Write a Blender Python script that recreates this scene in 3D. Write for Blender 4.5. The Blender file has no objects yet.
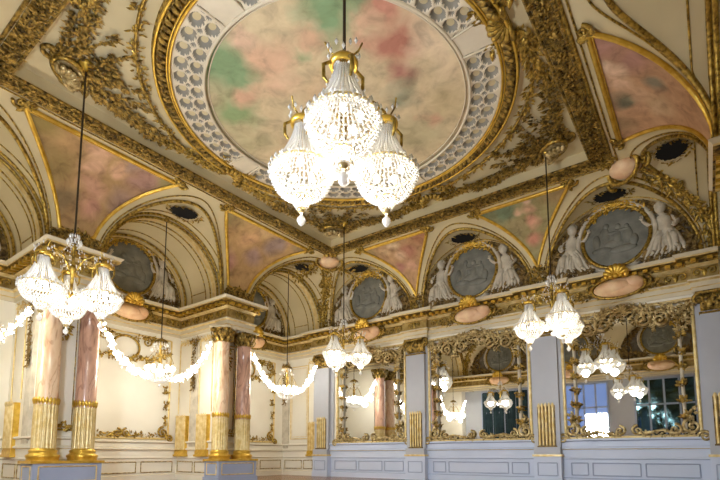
import bpy, math, random
from mathutils import Vector, Matrix
PI = math.pi
sin, cos = math.sin, math.cos
C = bpy.context.scene.collection
random.seed(7)
SC = bpy.context.scene

# ------------------------------------------------------------------ materials
def lin(c):
    return tuple(((v/255)/12.92 if v/255 <= .04045 else ((v/255+.055)/1.055)**2.4) for v in c) + (1,)
def newmat(name):
    m = bpy.data.materials.new(name); m.use_nodes = True
    nt = m.node_tree
    return m, nt, nt.nodes['Principled BSDF']
def noise(nt, scale, detail=4, coord='Object', vec=None):
    n = nt.nodes.new('ShaderNodeTexNoise'); n.inputs['Scale'].default_value = scale; n.inputs['Detail'].default_value = detail
    if vec is None:
        tc = nt.nodes.new('ShaderNodeTexCoord'); vec = tc.outputs[coord]
    nt.links.new(vec, n.inputs['Vector'])
    return n
def ramp(nt, fac, stops):
    r = nt.nodes.new('ShaderNodeValToRGB')
    el = r.color_ramp.elements
    while len(el) < len(stops): el.new(.5)
    for e, (p, c) in zip(el, stops): e.position = p; e.color = lin(c)
    nt.links.new(fac, r.inputs['Fac'])
    return r
def plain(name, c1, c2=None, rough=.6, scale=1.5, metal=0, bump=0, bscale=20, spec=.4):
    m, nt, b = newmat(name)
    b.inputs['Roughness'].default_value = rough; b.inputs['Metallic'].default_value = metal
    b.inputs['Specular IOR Level'].default_value = spec
    if c2:
        n = noise(nt, scale); r = ramp(nt, n.outputs['Fac'], [(.35, c1), (.65, c2)])
        nt.links.new(r.outputs['Color'], b.inputs['Base Color'])
    else: b.inputs['Base Color'].default_value = lin(c1)
    if bump:
        n2 = noise(nt, bscale); bp = nt.nodes.new('ShaderNodeBump'); bp.inputs['Strength'].default_value = bump
        bp.inputs['Distance'].default_value = .03
        nt.links.new(n2.outputs['Fac'], bp.inputs['Height']); nt.links.new(bp.outputs['Normal'], b.inputs['Normal'])
    return m
M = {}
M['paint'] = plain('warm_white_paint', (214, 204, 176), (202, 191, 162), .55, .8)
M['vault'] = plain('vault_paint', (212, 197, 154), (200, 185, 142), .6, .7)
M['wall'] = plain('panel_white', (236, 232, 216), (229, 224, 207), .5, .8)
M['grey'] = plain('blue_daylit_paint', (206, 216, 234), (199, 210, 228), .45, .9)  # dado paint of the mirror wall, with bluish daylight mixed into its colour
M['pilg'] = plain('pilaster_grey_paint', (182, 185, 190), (174, 177, 183), .45, .9)
M['greyd'] = plain('blue_grey_paint', (166, 178, 202), (157, 170, 194), .45, .9)
M['gold'] = plain('old_gold', (204, 172, 82), (104, 80, 30), .34, 12, .75, .35, 30)
M['goldd'] = plain('tarnished_gold', (192, 158, 76), (66, 50, 20), .42, 10, .6, .4, 30)
M['gilt'] = plain('bright_gilding', (230, 194, 88), (204, 162, 56), .3, 6, .65)
M['pgold'] = plain('pale_gilding', (236, 217, 162), (214, 186, 116), .4, 6, .35)
M['silv'] = plain('pale_worn_gilding', (214, 194, 140), (128, 104, 52), .32, 10, .5)
M['stucco'] = plain('white_stucco', (212, 204, 184), (184, 175, 154), .55, 4)
M['hollow'] = plain('coffer_shade_grey', (150, 144, 128), (132, 127, 114), .6, 3)  # shade inside the ceiling coffers, put into the colour as grey
M['cream'] = plain('cream_plaster', (226, 214, 186), (216, 204, 176), .6, 2)
M['ground'] = plain('relief_ground', (138, 130, 116), (100, 92, 78), .7, 3, 0, .5, 9)
M['slate'] = plain('medallion_slate', (134, 134, 122), (108, 108, 98), .6, 3, 0, .4, 6)
M['bronze'] = plain('bronzed_relief', (150, 122, 66), (78, 60, 30), .5, 7, .35)
M['black'] = plain('vent_black', (12, 11, 10), None, .9)
M['iron'] = plain('dark_rod', (62, 52, 38), None, .5, 1, .5)
M['pink'] = plain('pink_marble_cartouche', (248, 218, 174), (230, 184, 142), .4, 2.5)
M['frieze'] = plain('frieze_gilded', (178, 154, 92), (138, 112, 56), .5, 5, .2, .8, 7)
M['bulb'], nt, b = newmat('bulb_glow')
b.inputs['Emission Color'].default_value = (1, .93, .82, 1); b.inputs['Emission Strength'].default_value = 9
M['glow'], nt, b = newmat('garland_bulb_glow')
b.inputs['Emission Color'].default_value = (1, .93, .82, 1); b.inputs['Emission Strength'].default_value = 22
# floor: herringbone-like oak
M['floor'], nt, b = newmat('oak_parquet')
tc = nt.nodes.new('ShaderNodeTexCoord'); br = nt.nodes.new('ShaderNodeTexBrick')
br.inputs['Scale'].default_value = 2.2; br.inputs['Color1'].default_value = lin((150, 104, 66)); br.inputs['Color2'].default_value = lin((128, 84, 50)); br.inputs['Mortar'].default_value = lin((70, 44, 26)); br.inputs['Mortar Size'].default_value = .006
nt.links.new(tc.outputs['Object'], br.inputs['Vector']); nt.links.new(br.outputs['Color'], b.inputs['Base Color']); b.inputs['Roughness'].default_value = .25
# mirror
M['mirror'], nt, b = newmat('mirror_silver')
b.inputs['Base Color'].default_value = (.80, .82, .84, 1); b.inputs['Metallic'].default_value = 1; b.inputs['Roughness'].default_value = .015
# teal dark glass
M['glass'], nt, b = newmat('dark_glazing')
b.inputs['Base Color'].default_value = lin((70, 98, 108)); b.inputs['Metallic'].default_value = .9; b.inputs['Roughness'].default_value = .03
# daylight panes
def emis(name, col, st):
    m, nt, b = newmat(name)
    b.inputs['Base Color'].default_value = (.1, .1, .1, 1); b.inputs['Emission Color'].default_value = col; b.inputs['Emission Strength'].default_value = st
    return m
M['sky'] = emis('window_daylight', (.80, .88, 1, 1), 150)
M['skyb'] = emis('window_blue_daylight', (.24, .40, .85, 1), .6)
# crystal
M['crystal'], nt, b = newmat('crystal_beads')
b.inputs['Base Color'].default_value = (.88, .87, .84, 1); b.inputs['Roughness'].default_value = .12
tr = nt.nodes.new('ShaderNodeBsdfTranslucent'); tr.inputs['Color'].default_value = (.86, .84, .80, 1)
mx = nt.nodes.new('ShaderNodeMixShader'); mx.inputs['Fac'].default_value = .55
nt.links.new(b.outputs['BSDF'], mx.inputs[1]); nt.links.new(tr.outputs['BSDF'], mx.inputs[2])
nt.links.new(mx.outputs['Shader'], nt.nodes['Material Output'].inputs['Surface'])
# marble of the columns
def marble(name, a, bcol, vein):
    m, nt, b = newmat(name)
    tc = nt.nodes.new('ShaderNodeTexCoord'); mp = nt.nodes.new('ShaderNodeMapping'); mp.inputs['Scale'].default_value = (1.6, 1.6, .55)
    mp.inputs['Rotation'].default_value = (.35, .2, 0)
    nt.links.new(tc.outputs['Object'], mp.inputs['Vector'])
    n1 = noise(nt, 1.3, 3, vec=mp.outputs['Vector']); n1.inputs['Distortion'].default_value = 1.2
    r1 = ramp(nt, n1.outputs['Fac'], [(.3, bcol), (.48, a), (.56, a), (.75, bcol)])
    n2 = noise(nt, 1.1, 3, vec=mp.outputs['Vector']); n2.inputs['Distortion'].default_value = 2
    r2 = ramp(nt, n2.outputs['Fac'], [(.46, (255, 255, 255)), (.5, vein), (.55, (255, 255, 255))])
    x = nt.nodes.new('ShaderNodeMix'); x.data_type = 'RGBA'; x.blend_type = 'MULTIPLY'; x.inputs[0].default_value = .45
    nt.links.new(r1.outputs['Color'], x.inputs[6]); nt.links.new(r2.outputs['Color'], x.inputs[7])
    nt.links.new(x.outputs[2], b.inputs['Base Color']); b.inputs['Roughness'].default_value = .18
    return m
M['marble'] = marble('pink_marble', (236, 208, 172), (204, 152, 112), (172, 110, 78))
M['marble2'] = marble('violet_pink_marble', (210, 168, 142), (166, 126, 108), (130, 92, 82))
def painting(name, base, blobs, nscale=.8, warp=1.1, fine=.35, hard=.6):
    """fresco: soft patches of pigment with a wandering edge; blobs in world metres (x,y,z,r,colour)"""
    m, nt, b = newmat(name)
    geo = nt.nodes.new('ShaderNodeNewGeometry')
    n = noise(nt, nscale, 5, vec=geo.outputs['Position'])
    sub = nt.nodes.new('ShaderNodeVectorMath'); sub.operation = 'SUBTRACT'; sub.inputs[1].default_value = (.5, .5, .5)
    nt.links.new(n.outputs['Color'], sub.inputs[0])
    sc = nt.nodes.new('ShaderNodeVectorMath'); sc.operation = 'SCALE'; sc.inputs['Scale'].default_value = warp
    nt.links.new(sub.outputs[0], sc.inputs[0])
    ad = nt.nodes.new('ShaderNodeVectorMath'); nt.links.new(geo.outputs['Position'], ad.inputs[0]); nt.links.new(sc.outputs[0], ad.inputs[1])
    prev = None
    for (x, y, z, r, c) in blobs:
        d = nt.nodes.new('ShaderNodeVectorMath'); d.operation = 'DISTANCE'; d.inputs[1].default_value = (x, y, z)
        nt.links.new(ad.outputs[0], d.inputs[0])
        mr = nt.nodes.new('ShaderNodeMapRange'); mr.inputs['From Min'].default_value = r*hard; mr.inputs['From Max'].default_value = r
        mr.inputs['To Min'].default_value = 1; mr.inputs['To Max'].default_value = 0
        nt.links.new(d.outputs['Value'], mr.inputs['Value'])
        x_ = nt.nodes.new('ShaderNodeMix'); x_.data_type = 'RGBA'
        if prev is None: x_.inputs[6].default_value = lin(base)
        else: nt.links.new(prev, x_.inputs[6])
        x_.inputs[7].default_value = lin(c); nt.links.new(mr.outputs[0], x_.inputs[0]); prev = x_.outputs[2]
    n2 = noise(nt, nscale*2.0, 6, vec=geo.outputs['Position']); n2.inputs['Distortion'].default_value = .5; n2.inputs['Roughness'].default_value = .6
    r2 = ramp(nt, n2.outputs['Fac'], [(.30, (150, 128, 100)), (.48, (226, 214, 196)), (.66, (255, 250, 240))])
    x_ = nt.nodes.new('ShaderNodeMix'); x_.data_type = 'RGBA'; x_.blend_type = 'MULTIPLY'; x_.inputs[0].default_value = fine*2
    nt.links.new(prev, x_.inputs[6]); nt.links.new(r2.outputs['Color'], x_.inputs[7])
    nt.links.new(x_.outputs[2], b.inputs['Base Color']); b.inputs['Roughness'].default_value = .7
    return m

# ------------------------------------------------------------------ mesh builder
class MB:
    def __init__(s): s.v = []; s.f = []; s.m = []; s.mi = 0
    def mat(s, i): s.mi = i; return s
    def add(s, vs, fs):
        o = len(s.v); s.v += [tuple(p) for p in vs]
        s.f += [tuple(i+o for i in f) for f in fs]; s.m += [s.mi]*len(fs)
    def grid(s, P, cu=False, cv=False):
        nu, nv = len(P), len(P[0]); vs = [p for r in P for p in r]; fs = []
        for i in range(nu if cu else nu-1):
            for j in range(nv if cv else nv-1):
                a, b = i*nv+j, i*nv+(j+1) % nv; c, d = ((i+1) % nu)*nv+(j+1) % nv, ((i+1) % nu)*nv+j
                fs.append((a, b, c, d))
        s.add(vs, fs)
    def box(s, x0, x1, y0, y1, z0, z1):
        s.add([(x, y, z) for z in (z0, z1) for y in (y0, y1) for x in (x0, x1)],
              [(0, 2, 3, 1), (4, 5, 7, 6), (0, 1, 5, 4), (2, 6, 7, 3), (0, 4, 6, 2), (1, 3, 7, 5)])
    def quad(s, a, b, c, d): s.add([a, b, c, d], [(0, 1, 2, 3)])
    def tube(s, pts, r, n=6, closed=False, cap=True):
        pts = [Vector(p) for p in pts]; N = len(pts); rows = []; ref = None
        for i, p in enumerate(pts):
            if closed: t = pts[(i+1) % N]-pts[i-1]
            else: t = pts[min(i+1, N-1)]-pts[max(i-1, 0)]
            if t.length < 1e-9: t = Vector((0, 0, 1))
            t.normalize()
            if ref is None: ref = Vector((0, 0, 1)) if abs(t.z) < .9 else Vector((1, 0, 0))
            u = ref-t*ref.dot(t)
            if u.length < 1e-6: u = Vector((1, 0, 0))-t*t.x
            u.normalize(); w = t.cross(u); ref = u
            rr = r[i] if isinstance(r, (list, tuple)) else r
            rows.append([p+(u*cos(2*PI*k/n)+w*sin(2*PI*k/n))*rr for k in range(n)])
        s.grid(rows, closed, True)
        if cap and not closed:
            for row in (rows[0], rows[-1]): s.add(row, [tuple(range(n))])
    def lathe(s, prof, c=(0, 0, 0), n=24, flute=0, famp=0):
        rows = []
        for r, z in prof:
            rows.append([(c[0]+cos(2*PI*k/n)*r*(1-famp*(0 if not flute else abs(sin(flute*PI*k/n))**.7)),
                          c[1]+sin(2*PI*k/n)*r*(1-famp*(0 if not flute else abs(sin(flute*PI*k/n))**.7)), c[2]+z) for k in range(n)])
        s.grid(rows, False, True)
    def ball(s, c, r, nu=8, nv=5, sx=1, sy=1, sz=1):
        rows = []
        for i in range(nv+1):
            a = -PI/2+PI*i/nv
            rows.append([(c[0]+r*sx*max(cos(a), .02)*cos(2*PI*k/nu), c[1]+r*sy*max(cos(a), .02)*sin(2*PI*k/nu), c[2]+r*sz*sin(a)) for k in range(nu)])
        s.grid(rows, False, True)
    def octa(s, c, r, rz=None):
        x, y, z = c; rz = rz or r
        s.add([(x+r, y, z), (x, y+r, z), (x-r, y, z), (x, y-r, z), (x, y, z+rz), (x, y, z-rz)],
              [(0, 1, 4), (1, 2, 4), (2, 3, 4), (3, 0, 4), (1, 0, 5), (2, 1, 5), (3, 2, 5), (0, 3, 5)])
    def leaf(s, p, d, n, L, W, curl=.3):
        p = Vector(p); d = Vector(d).normalized(); n = Vector(n); n = (n-d*n.dot(d)).normalized(); sd = d.cross(n)
        vs = []
        for t, w in ((0, .3), (.35, 1), (.7, .75)):
            c = p+d*(t*L)+n*(.22*W+curl*L*sin(t*2.4)*.5)
            vs += [c-sd*(w*W*.5)-n*(.25*W), c+n*.05*W, c+sd*(w*W*.5)-n*(.25*W)]
        vs.append(p+d*L+n*(.1*W+curl*L*.25))
        s.add(vs, [(0, 1, 4, 3), (1, 2, 5, 4), (3, 4, 7, 6), (4, 5, 8, 7), (6, 7, 9), (7, 8, 9)])
    def scroll(s, c, u, w, R, turns=1.4, a0=0, sg=1, th=.05, n=6, steps=None):
        c, u, w = Vector(c), Vector(u), Vector(w); steps = steps or int(12*turns)+2; pts = []; rs = []
        nn = u.cross(w)
        for i in range(steps+1):
            t = i/steps; r = R*(1-.85*t); a = a0+sg*2*PI*turns*t
            pts.append(c+u*cos(a)*r+w*sin(a)*r); rs.append(th*(1-.45*t))
        s.tube(pts, rs, n); s.ball(pts[-1], th*1.1, 6, 4)
    def build(s, name, mats, parent=None, loc=None, smooth=True):
        me = bpy.data.meshes.new(name)
        o = Vector(loc) if loc is not None else Vector((0, 0, 0))
        me.from_pydata([tuple(Vector(p)-o) for p in s.v] if o.length else s.v, [], s.f)
        if not isinstance(mats, (list, tuple)): mats = [mats]
        for m in mats: me.materials.append(m)
        if len(mats) > 1: me.polygons.foreach_set('material_index', s.m)
        if smooth: me.polygons.foreach_set('use_smooth', [True]*len(s.f)); 
        me.update()
        ob = bpy.data.objects.new(name, me); C.objects.link(ob)
        if parent: ob.parent = parent
        elif loc is not None: ob.location = o
        return ob
def flat(ob):
    for p in ob.data.polygons: p.use_smooth = False
    return ob
GROUPS = {'chandelier': 'three-basket crystal chandeliers', 'small_chandelier': 'small chandeliers of the arcade bays', 'light_garland': 'glowing crystal garlands', 'marble_column': 'paired marble columns', 'column_pedestal': 'column pedestals', 'pilaster': 'grey pilasters of the mirror wall', 'wall_mirror': 'gilt-framed wall mirrors', 'medallion_relief': 'oval relief medallions', 'stucco_cherub': 'stucco cherubs beside the medallions', 'lunette_panel': 'half-round panels behind the sculptures', 'lunette_foliage': 'leaf reliefs of the half-round panels', 'vent_opening': 'black vent holes in the vaults', 'spandrel_painting': 'frescoes between the vaults', 'frieze_cartouche': 'pink cartouches on the cornice', 'corner_bouquet': 'acanthus bouquets in the ceiling corners', 'ceiling_garland': 'thin garlands round the medallion', 'shell_ornament': 'shell ornaments round the medallion', 'leaf_moulding': 'leaf mouldings under the ceiling beams', 'corner_garland': 'garlands of the vault corners', 'corner_cartouche': 'cartouches under the beam corners', 'panel_frame': 'gilt-framed white wall panels', 'fluted_panel': 'gilded fluted panels', 'wall_strip': 'narrow pale pilasters with leaf garlands'}
def thing(name, label, cat, loc=(0, 0, 0), rotz=0, group=None):
    o = bpy.data.objects.new(name, None); C.objects.link(o); o.location = loc; o.rotation_euler = (0, 0, rotz)
    o.empty_display_size = .1
    tag(o, label, cat, group); return o
def tag(o, label, cat, group=None):
    o['label'] = label; o['category'] = cat
    if group is None: group = GROUPS.get(o.name.split('.')[0])
    if group: o['group'] = group
    return o
def struct(o): o['kind'] = 'structure'; return o
def copy_tree(o, parent=None):
    c = o.copy(); C.objects.link(c)
    if parent: c.parent = parent
    for ch in list(o.children): copy_tree(ch, c)
    return c
def dup(root, label, loc, rotz=0, group=None, flip=False):
    r = copy_tree(root); r.location = loc; r.rotation_euler = (0, 0, rotz); r['label'] = label
    if flip: r.scale = (-1, 1, 1)
    if group: r['group'] = group
    return r
R_ = random.uniform
def foliage(mb, pts, nrm, count, L, spread, fwd=.6, berry=.1, tight=0, side=1.0):
    """leaves and fruit bunched along a path on a surface whose outward normal is nrm (vector or function of t)"""
    pts = [Vector(p) for p in pts]; N = len(pts); L *= .66; spread *= .8; count = int(count*1.1)
    for i in range(count):
        t = R_(0, .999)*(N-1); k = int(t); fr = t-k
        p = pts[k].lerp(pts[k+1], fr); T = (pts[k+1]-pts[k]).normalized()
        n = Vector(nrm(t/(N-1)) if callable(nrm) else nrm).normalized()
        S = T.cross(n).normalized(); q = R_(-1, 1)
        p2 = p+S*(q*spread)+n*R_(0, .5)*spread*(1-abs(q))
        if random.random() < berry: mb.ball(p2+n*L*.12, L*R_(.16, .26), 6, 4); continue
        ang = (q*1.2+R_(-.6, .6))*side
        if random.random() > fwd: ang += PI
        d = T*cos(ang)+S*sin(ang)+n*R_(.0, .45)
        mb.leaf(p2, d, n, L*R_(.7, 1.3), L*R_(.35, .6), R_(.1, .5))
def acanthus(mb, c, d, n, L, W, lobes=5):
    c, d, n = Vector(c), Vector(d).normalized(), Vector(n).normalized(); s_ = d.cross(n)
    mb.leaf(c, d, n, L, W*.55, .4)
    for i in range(lobes):
        t = .1+.7*i/lobes
        for q in (-1, 1):
            mb.leaf(c+d*(t*L), d*.7+s_*q*.8, n, W*.6*(1-.4*t), W*.3, .3)
def shell(mb, c, u, w, n, R, ribs=7, a0=.15*PI, a1=.85*PI, th=.16):
    c, u, w, n = Vector(c), Vector(u), Vector(w), Vector(n)
    for i in range(ribs):
        a = a0+(a1-a0)*i/(ribs-1); d = u*cos(a)+w*sin(a)
        mb.tube([c+d*(R*t)+n*(R*.35*sin(t*PI*.75)) for t in (0.05, .35, .7, .92, 1)], [R*.03, R*th*.7, R*th, R*th, R*.05], 6)

# ------------------------------------------------------------------ dimensions (metres)
LX, LY = 15.0, 16.3
E, H, ZS, ZB, ZC = 2.5, 2.4, 6.9, 9.27, 9.6
RB = 2.2                                   # radius of the lunette vaults
XB = -2.65                                 # back wall of the left bays
BX = [2.66, 7.56, 12.45]
BY = [2.33, 8.15, 13.97]
PIERS = [(-5.85, -4.7), (-11.6, -10.45)]
FR = {'right': ((0, 0), (1, 0), (0, -1), LX, BX, 0),
      'left': ((0, 0), (0, -1), (1, 0), LY, BY, PI/2),
      'east': ((LX, 0), (0, -1), (-1, 0), LY, BY, -PI/2),
      'near': ((0, -LY), (1, 0), (0, 1), LX, BX, PI)}
def P(side, s, d, z):
    o, u, v = FR[side][:3]
    return (o[0]+u[0]*s+v[0]*d, o[1]+u[1]*s+v[1]*d, z)
def zb(s, bays, r=RB):
    h = 0
    for c in bays:
        if abs(s-c) < r: h = max(h, math.sqrt(r*r-(s-c)**2))
    return h
def cove_a(h): return math.asin(min(1, h/H))
def cove(side, s, a, off=0):
    return P(side, s, E*(1-cos(a))+off*cos(a), ZS+H*sin(a)-off*sin(a))

# ------------------------------------------------------------------ room shell
flo = MB(); flo.box(XB-.3, 18, -18, .3, -.1, 0); struct(flat(flo.build('floor', M['floor'])))
ce = MB()
ce.quad((E-.3, -E+.3, ZC), (LX-E+.3, -E+.3, ZC), (LX-E+.3, -LY+E-.3, ZC), (E-.3, -LY+E-.3, ZC))
for side in FR:
    o, u, v, L, bays, _ = FR[side]
    ss = sorted(set([i*L/150 for i in range(151)]+[c+RB*cos(PI*k/24) for c in bays for k in range(25)]+[c+q*(RB-.001) for c in bays for q in (-1, 1)]))
    P1 = []
    for s in ss:
        lo = cove_a(zb(s, bays)); dm = min(E, s, L-s); hi = math.acos(max(-1, min(1, 1-dm/E))); lo = min(lo, hi)
        P1.append([cove(side, s, lo+(hi-lo)*j/14) for j in range(15)])
    ce.grid(P1)
    for c in bays:
        P2 = []
        for k in range(41):
            s = c+RB*cos(PI*k/40); h = math.sqrt(max(0, RB*RB-(s-c)**2)); dm = E*(1-cos(cove_a(h)))
            dm = min(dm, s, L-s)
            P2.append([P(side, s, dm*j/8, ZS+h) for j in range(9)])
        ce.grid(P2)
# barrel vaults of the bays on the left and on the east side
RR = 2.1
for sd, q in (('left', 1), ('east', 1)):
    for c in BY:
        for (r0, d0, d1) in ((RR, 0, -.5), (RR+.06, -.5, -2.1), (RR-.04, -2.1, -2.65)):
            ce.grid([[P(sd, c+r0*cos(PI*k/36), d, ZS+r0*sin(PI*k/36)) for d in (d0, d1)] for k in range(37)])
        for (ra, rb2, d) in ((RB, RR, 0), (RR, RR+.06, -.5), (RR+.06, RR-.04, -2.1)):
            ce.grid([[P(sd, c+r*cos(PI*k/36), d, ZS+r*sin(PI*k/36)) for r in (ra, rb2)] for k in range(37)])
struct(ce.build('ceiling', M['vault']))
w = MB(); w.box(XB-.2, LX+2.8, 0, .2, 0, ZC); struct(flat(w.build('wall_right', M['wall'])))
w = MB(); w.box(XB-.2, XB, -18, 0, 0, ZC)
for a, b in PIERS+[(-18, -16.27)]:
    w.box(XB, -.35, a, b, 0, 5.75); w.box(XB, -.02, a, b, 5.75, ZS+.02)
struct(flat(w.build('wall_left', M['wall'])))
w = MB(); w.box(LX-XB, LX-XB+.2, -18, 0, 0, ZC)
for a, b in PIERS+[(-18, -16.27)]:
    w.box(LX+.35, LX-XB, a, b, 0, 5.75); w.box(LX+.02, LX-XB, a, b, 5.75, ZS+.02)
struct(flat(w.build('wall_east', M['wall'])))
w = MB(); w.box(XB, LX-XB, -17.15, -16.95, 0, ZC); struct(flat(w.build('wall_near', M['pilg'])))
w = MB(); w.box(0, LX, -16.96, -LY, 5.75, ZC); struct(flat(w.build('wall_near_lintel', M['paint'])))
bpy.data.objects['wall_near_lintel'].name = 'trim_1'

# beams round the flat ceiling
def beam(name, a, b, horiz):
    m = MB(); w0, w1 = .24, .19
    (x0, y0), (x1, y1) = a, b
    if horiz:
        m.box(x0-w0, x1+w0, y0-w0, y0+w1, ZB, ZC+.01); m.mat(1); m.box(x0-w0+.3, x1+w0-.3, y0-.19, y0+.14, ZB-.02, ZB); m.mat(0)
        for q in (-w0-.0, w1): m.mat(1); m.tube([(x0-w0, y0+q, ZB), (x1+w0, y0+q, ZB)], .04, 6); m.mat(0)
    else:
        m.box(x0-w0, x0+w1, y1-w0, y0+w0, ZB+.002, ZC+.012); m.mat(1); m.box(x0-.19, x0+.14, y1-w0+.3, y0+w0-.3, ZB-.02, ZB+.001); m.mat(0)
        for q in (-w0, w1): m.mat(1); m.tube([(x0+q, y0, ZB), (x0+q, y1, ZB)], .04, 6); m.mat(0)
    return struct(m.build(name, [M['vault'], M['goldd']], smooth=False))
PX0, PX1, PY0, PY1 = E, LX-E, -E, -LY+E
beam('trim_2', (PX0, PY0), (PX1, PY0), True)
beam('trim_3', (PX0, PY0), (PX0, PY1), False)
beam('trim_4', (PX1, PY0), (PX1, PY1), False)
beam('trim_5', (PX0, PY1), (PX1, PY1), True)
# leaf and fruit moulding on the beams
DN = (0, 0, -1)
for lab, a, b in (('gilded leaf and fruit moulding under the ceiling beam above the mirror wall', (PX0, PY0), (PX1, PY0)),
                  ('gilded leaf and fruit moulding under the long ceiling beam above the column arcade', (PX0, PY0), (PX0, PY1)),
                  ('dark gilded leaf moulding under the steep ceiling beam at the right of the photo', (PX1, PY0), (PX1, PY1)),
                  ('dark gilded leaf moulding under the ceiling beam cut by the upper left corner', (PX0, PY1), (PX1, PY1))):
    m = MB(); L = (Vector(a)-Vector(b)).length
    pts = [(a[0]+(b[0]-a[0])*i/60, a[1]+(b[1]-a[1])*i/60, ZB-.01) for i in range(61)]
    foliage(m, pts, DN, int(L*95), .21, .165, .9, .25)
    t = thing('leaf_moulding', lab, 'moulding', (pts[30][0], pts[30][1], ZB))
    m.build('leaves', M['goldd'], t, t.location)

# ------------------------------------------------------------------ sweeps: entablature and dado
def offset_path(path, d):
    out = []; n = len(path)
    for i, p in enumerate(path):
        dirs = []
        if i > 0: a = Vector(path[i])-Vector(path[i-1]); dirs.append(a.normalized())
        if i < n-1: a = Vector(path[i+1])-Vector(path[i]); dirs.append(a.normalized())
        ns = [Vector((-q.y, q.x)) for q in dirs]
        if len(ns) == 1: o = ns[0]*d
        else:
            b = (ns[0]+ns[1]); 
            o = b*(d/max(.3, 1+ns[0].dot(ns[1])))
        out.append((p[0]+o.x, p[1]+o.y))
    return out
def sweep(mb, path, prof):
    """prof: list of (offset, z, material index of the strip that follows)"""
    rows = [[(x, y, z) for x, y in offset_path([Vector(q) for q in path], d)] for d, z, _ in prof]
    for i in range(len(prof)-1):
        mb.mat(prof[i][2]); mb.grid([rows[i], rows[i+1]])
def ressaut(path, cs, h, q):
    out = []
    for c in cs: out += [(c+h, 0), (c+h, -q), (c-h, -q), (c-h, 0)]
    return path[:1]+out+path[1:]
PIL = [14.72, 10.1, 5.06]
right_path = ressaut([(LX, 0), (.35, 0)], [10.1, 5.06], .5, .16)
right_path = [(LX, -.16), (14.4, -.16), (14.4, 0)]+right_path[1:]
FX = .32
bay_path = [(.55, 0), (.55, -.2), (-.45, -.2), (-.45, 0), (XB, 0), (XB, -4.7), (FX, -4.7), (FX, -5.85), (XB, -5.85), (XB, -10.45), (FX, -10.45), (FX, -11.6), (XB, -11.6), (XB, -16.27), (FX, -16.27), (FX, -16.95)]
ent_path = right_path[:-1]+bay_path
ENT = [(.0, 5.70, 0), (.05, 5.70, 0), (.05, 5.82, 1), (.09, 5.84, 0), (.09, 5.97, 1), (.15, 6.02, 0), (.15, 6.06, 1), (.06, 6.08, 2), (.06, 6.42, 1), (.12, 6.46, 1), (.17, 6.50, 3), (.17, 6.63, 3), (.40, 6.65, 1), (.40, 6.70, 0), (.46, 6.77, 0), (.46, 6.79, 0), (.0, 6.88, 0)]
m = MB(); sweep(m, ent_path, ENT)
struct(m.build('trim_6', [M['paint'], M['pgold'], M['frieze'], M['goldd']], smooth=False))
east_path = [(LX-(x if x != FX else -.27), y) for x, y in bay_path[4:]][::-1]
m = MB(); sweep(m, east_path, ENT)
struct(m.build('trim_7', [M['paint'], M['pgold'], M['frieze'], M['goldd']], smooth=False))
near_path = [(XB, -LY), (LX-XB, -LY)]
m = MB(); sweep(m, near_path, ENT); struct(m.build('trim_8', [M['paint'], M['pgold'], M['frieze'], M['goldd']], smooth=False))
def along(path, d, step, fn, skip=.3):
    pp = offset_path([Vector(q) for q in path], d)
    for a, b in zip(pp[:-1], pp[1:]):
        a, b = Vector(a), Vector(b); L = (b-a).length
        if L < skip: continue
        n = max(1, int(L/step)); T = (b-a)/L
        for i in range(n): fn(a+T*((i+.5)*L/n), T, Vector((-T.y, T.x)))
mo = MB(); mo2 = MB()
def modil(p, T, N):
    for (h, d0, d1, z0, z1) in ((.065, 0, .19, 6.50, 6.61),):
        a, b, c, d = p-T*h+N*d0, p+T*h+N*d0, p+T*h+N*d1, p-T*h+N*d1
        vs = [(q.x, q.y, z) for z in (z0+.04, z1) for q in (a, b, c, d)]
        for k in (2, 3): vs[k] = (vs[k][0], vs[k][1], z0+.02)
        mo.add(vs, [(0, 1, 2, 3), (7, 6, 5, 4), (0, 4, 5, 1), (1, 5, 6, 2), (2, 6, 7, 3), (3, 7, 4, 0)])
along(ent_path, .17, .27, modil); along(east_path, .17, .27, modil)
struct(mo.build('trim_9', M['gilt'], smooth=False))
fs = MB()
def frscr(p, T, N):
    for q in (-1, 1):
        fs.scroll((p.x+T.x*q*.17+N.x*.02, p.y+T.y*q*.17+N.y*.02, 6.25), (T.x*q, T.y*q, 0), (0, 0, 1), .13, 1.2, PI*.9, -1, .03, 5)
    fs.leaf((p.x+N.x*.02, p.y+N.y*.02, 6.12), (0, 0, 1), (N.x, N.y, 0), .26, .12, .2)
along(ent_path, .07, .72, frscr)
struct(fs.build('trim_10', M['gold']))
# dado
dado_path = [(LX, 0), (0, 0), (XB, 0), (XB, -4.7), (-.35, -4.7), (-.35, -5.85), (XB, -5.85), (XB, -10.45), (-.35, -10.45), (-.35, -11.6), (XB, -11.6), (XB, -16.27)]
DAD = [(.06, 0, 0), (.06, .22, 1), (.03, .25, 0), (.03, .84, 1), (.07, .86, 0), (.07, .90, 0), (.05, .92, 0), (.05, 1.16, 2), (.12, 1.18, 0), (.12, 1.23, 1), (.06, 1.25, 0), (.06, 1.42, 1), (.13, 1.45, 0), (.13, 1.50, 0), (.0, 1.52, 0)]
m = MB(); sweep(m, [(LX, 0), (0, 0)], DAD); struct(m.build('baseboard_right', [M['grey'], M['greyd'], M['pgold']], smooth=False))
m = MB(); sweep(m, dado_path[1:], DAD); struct(m.build('baseboard_left', [M['wall'], M['paint'], M['pgold']], smooth=False))
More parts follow.
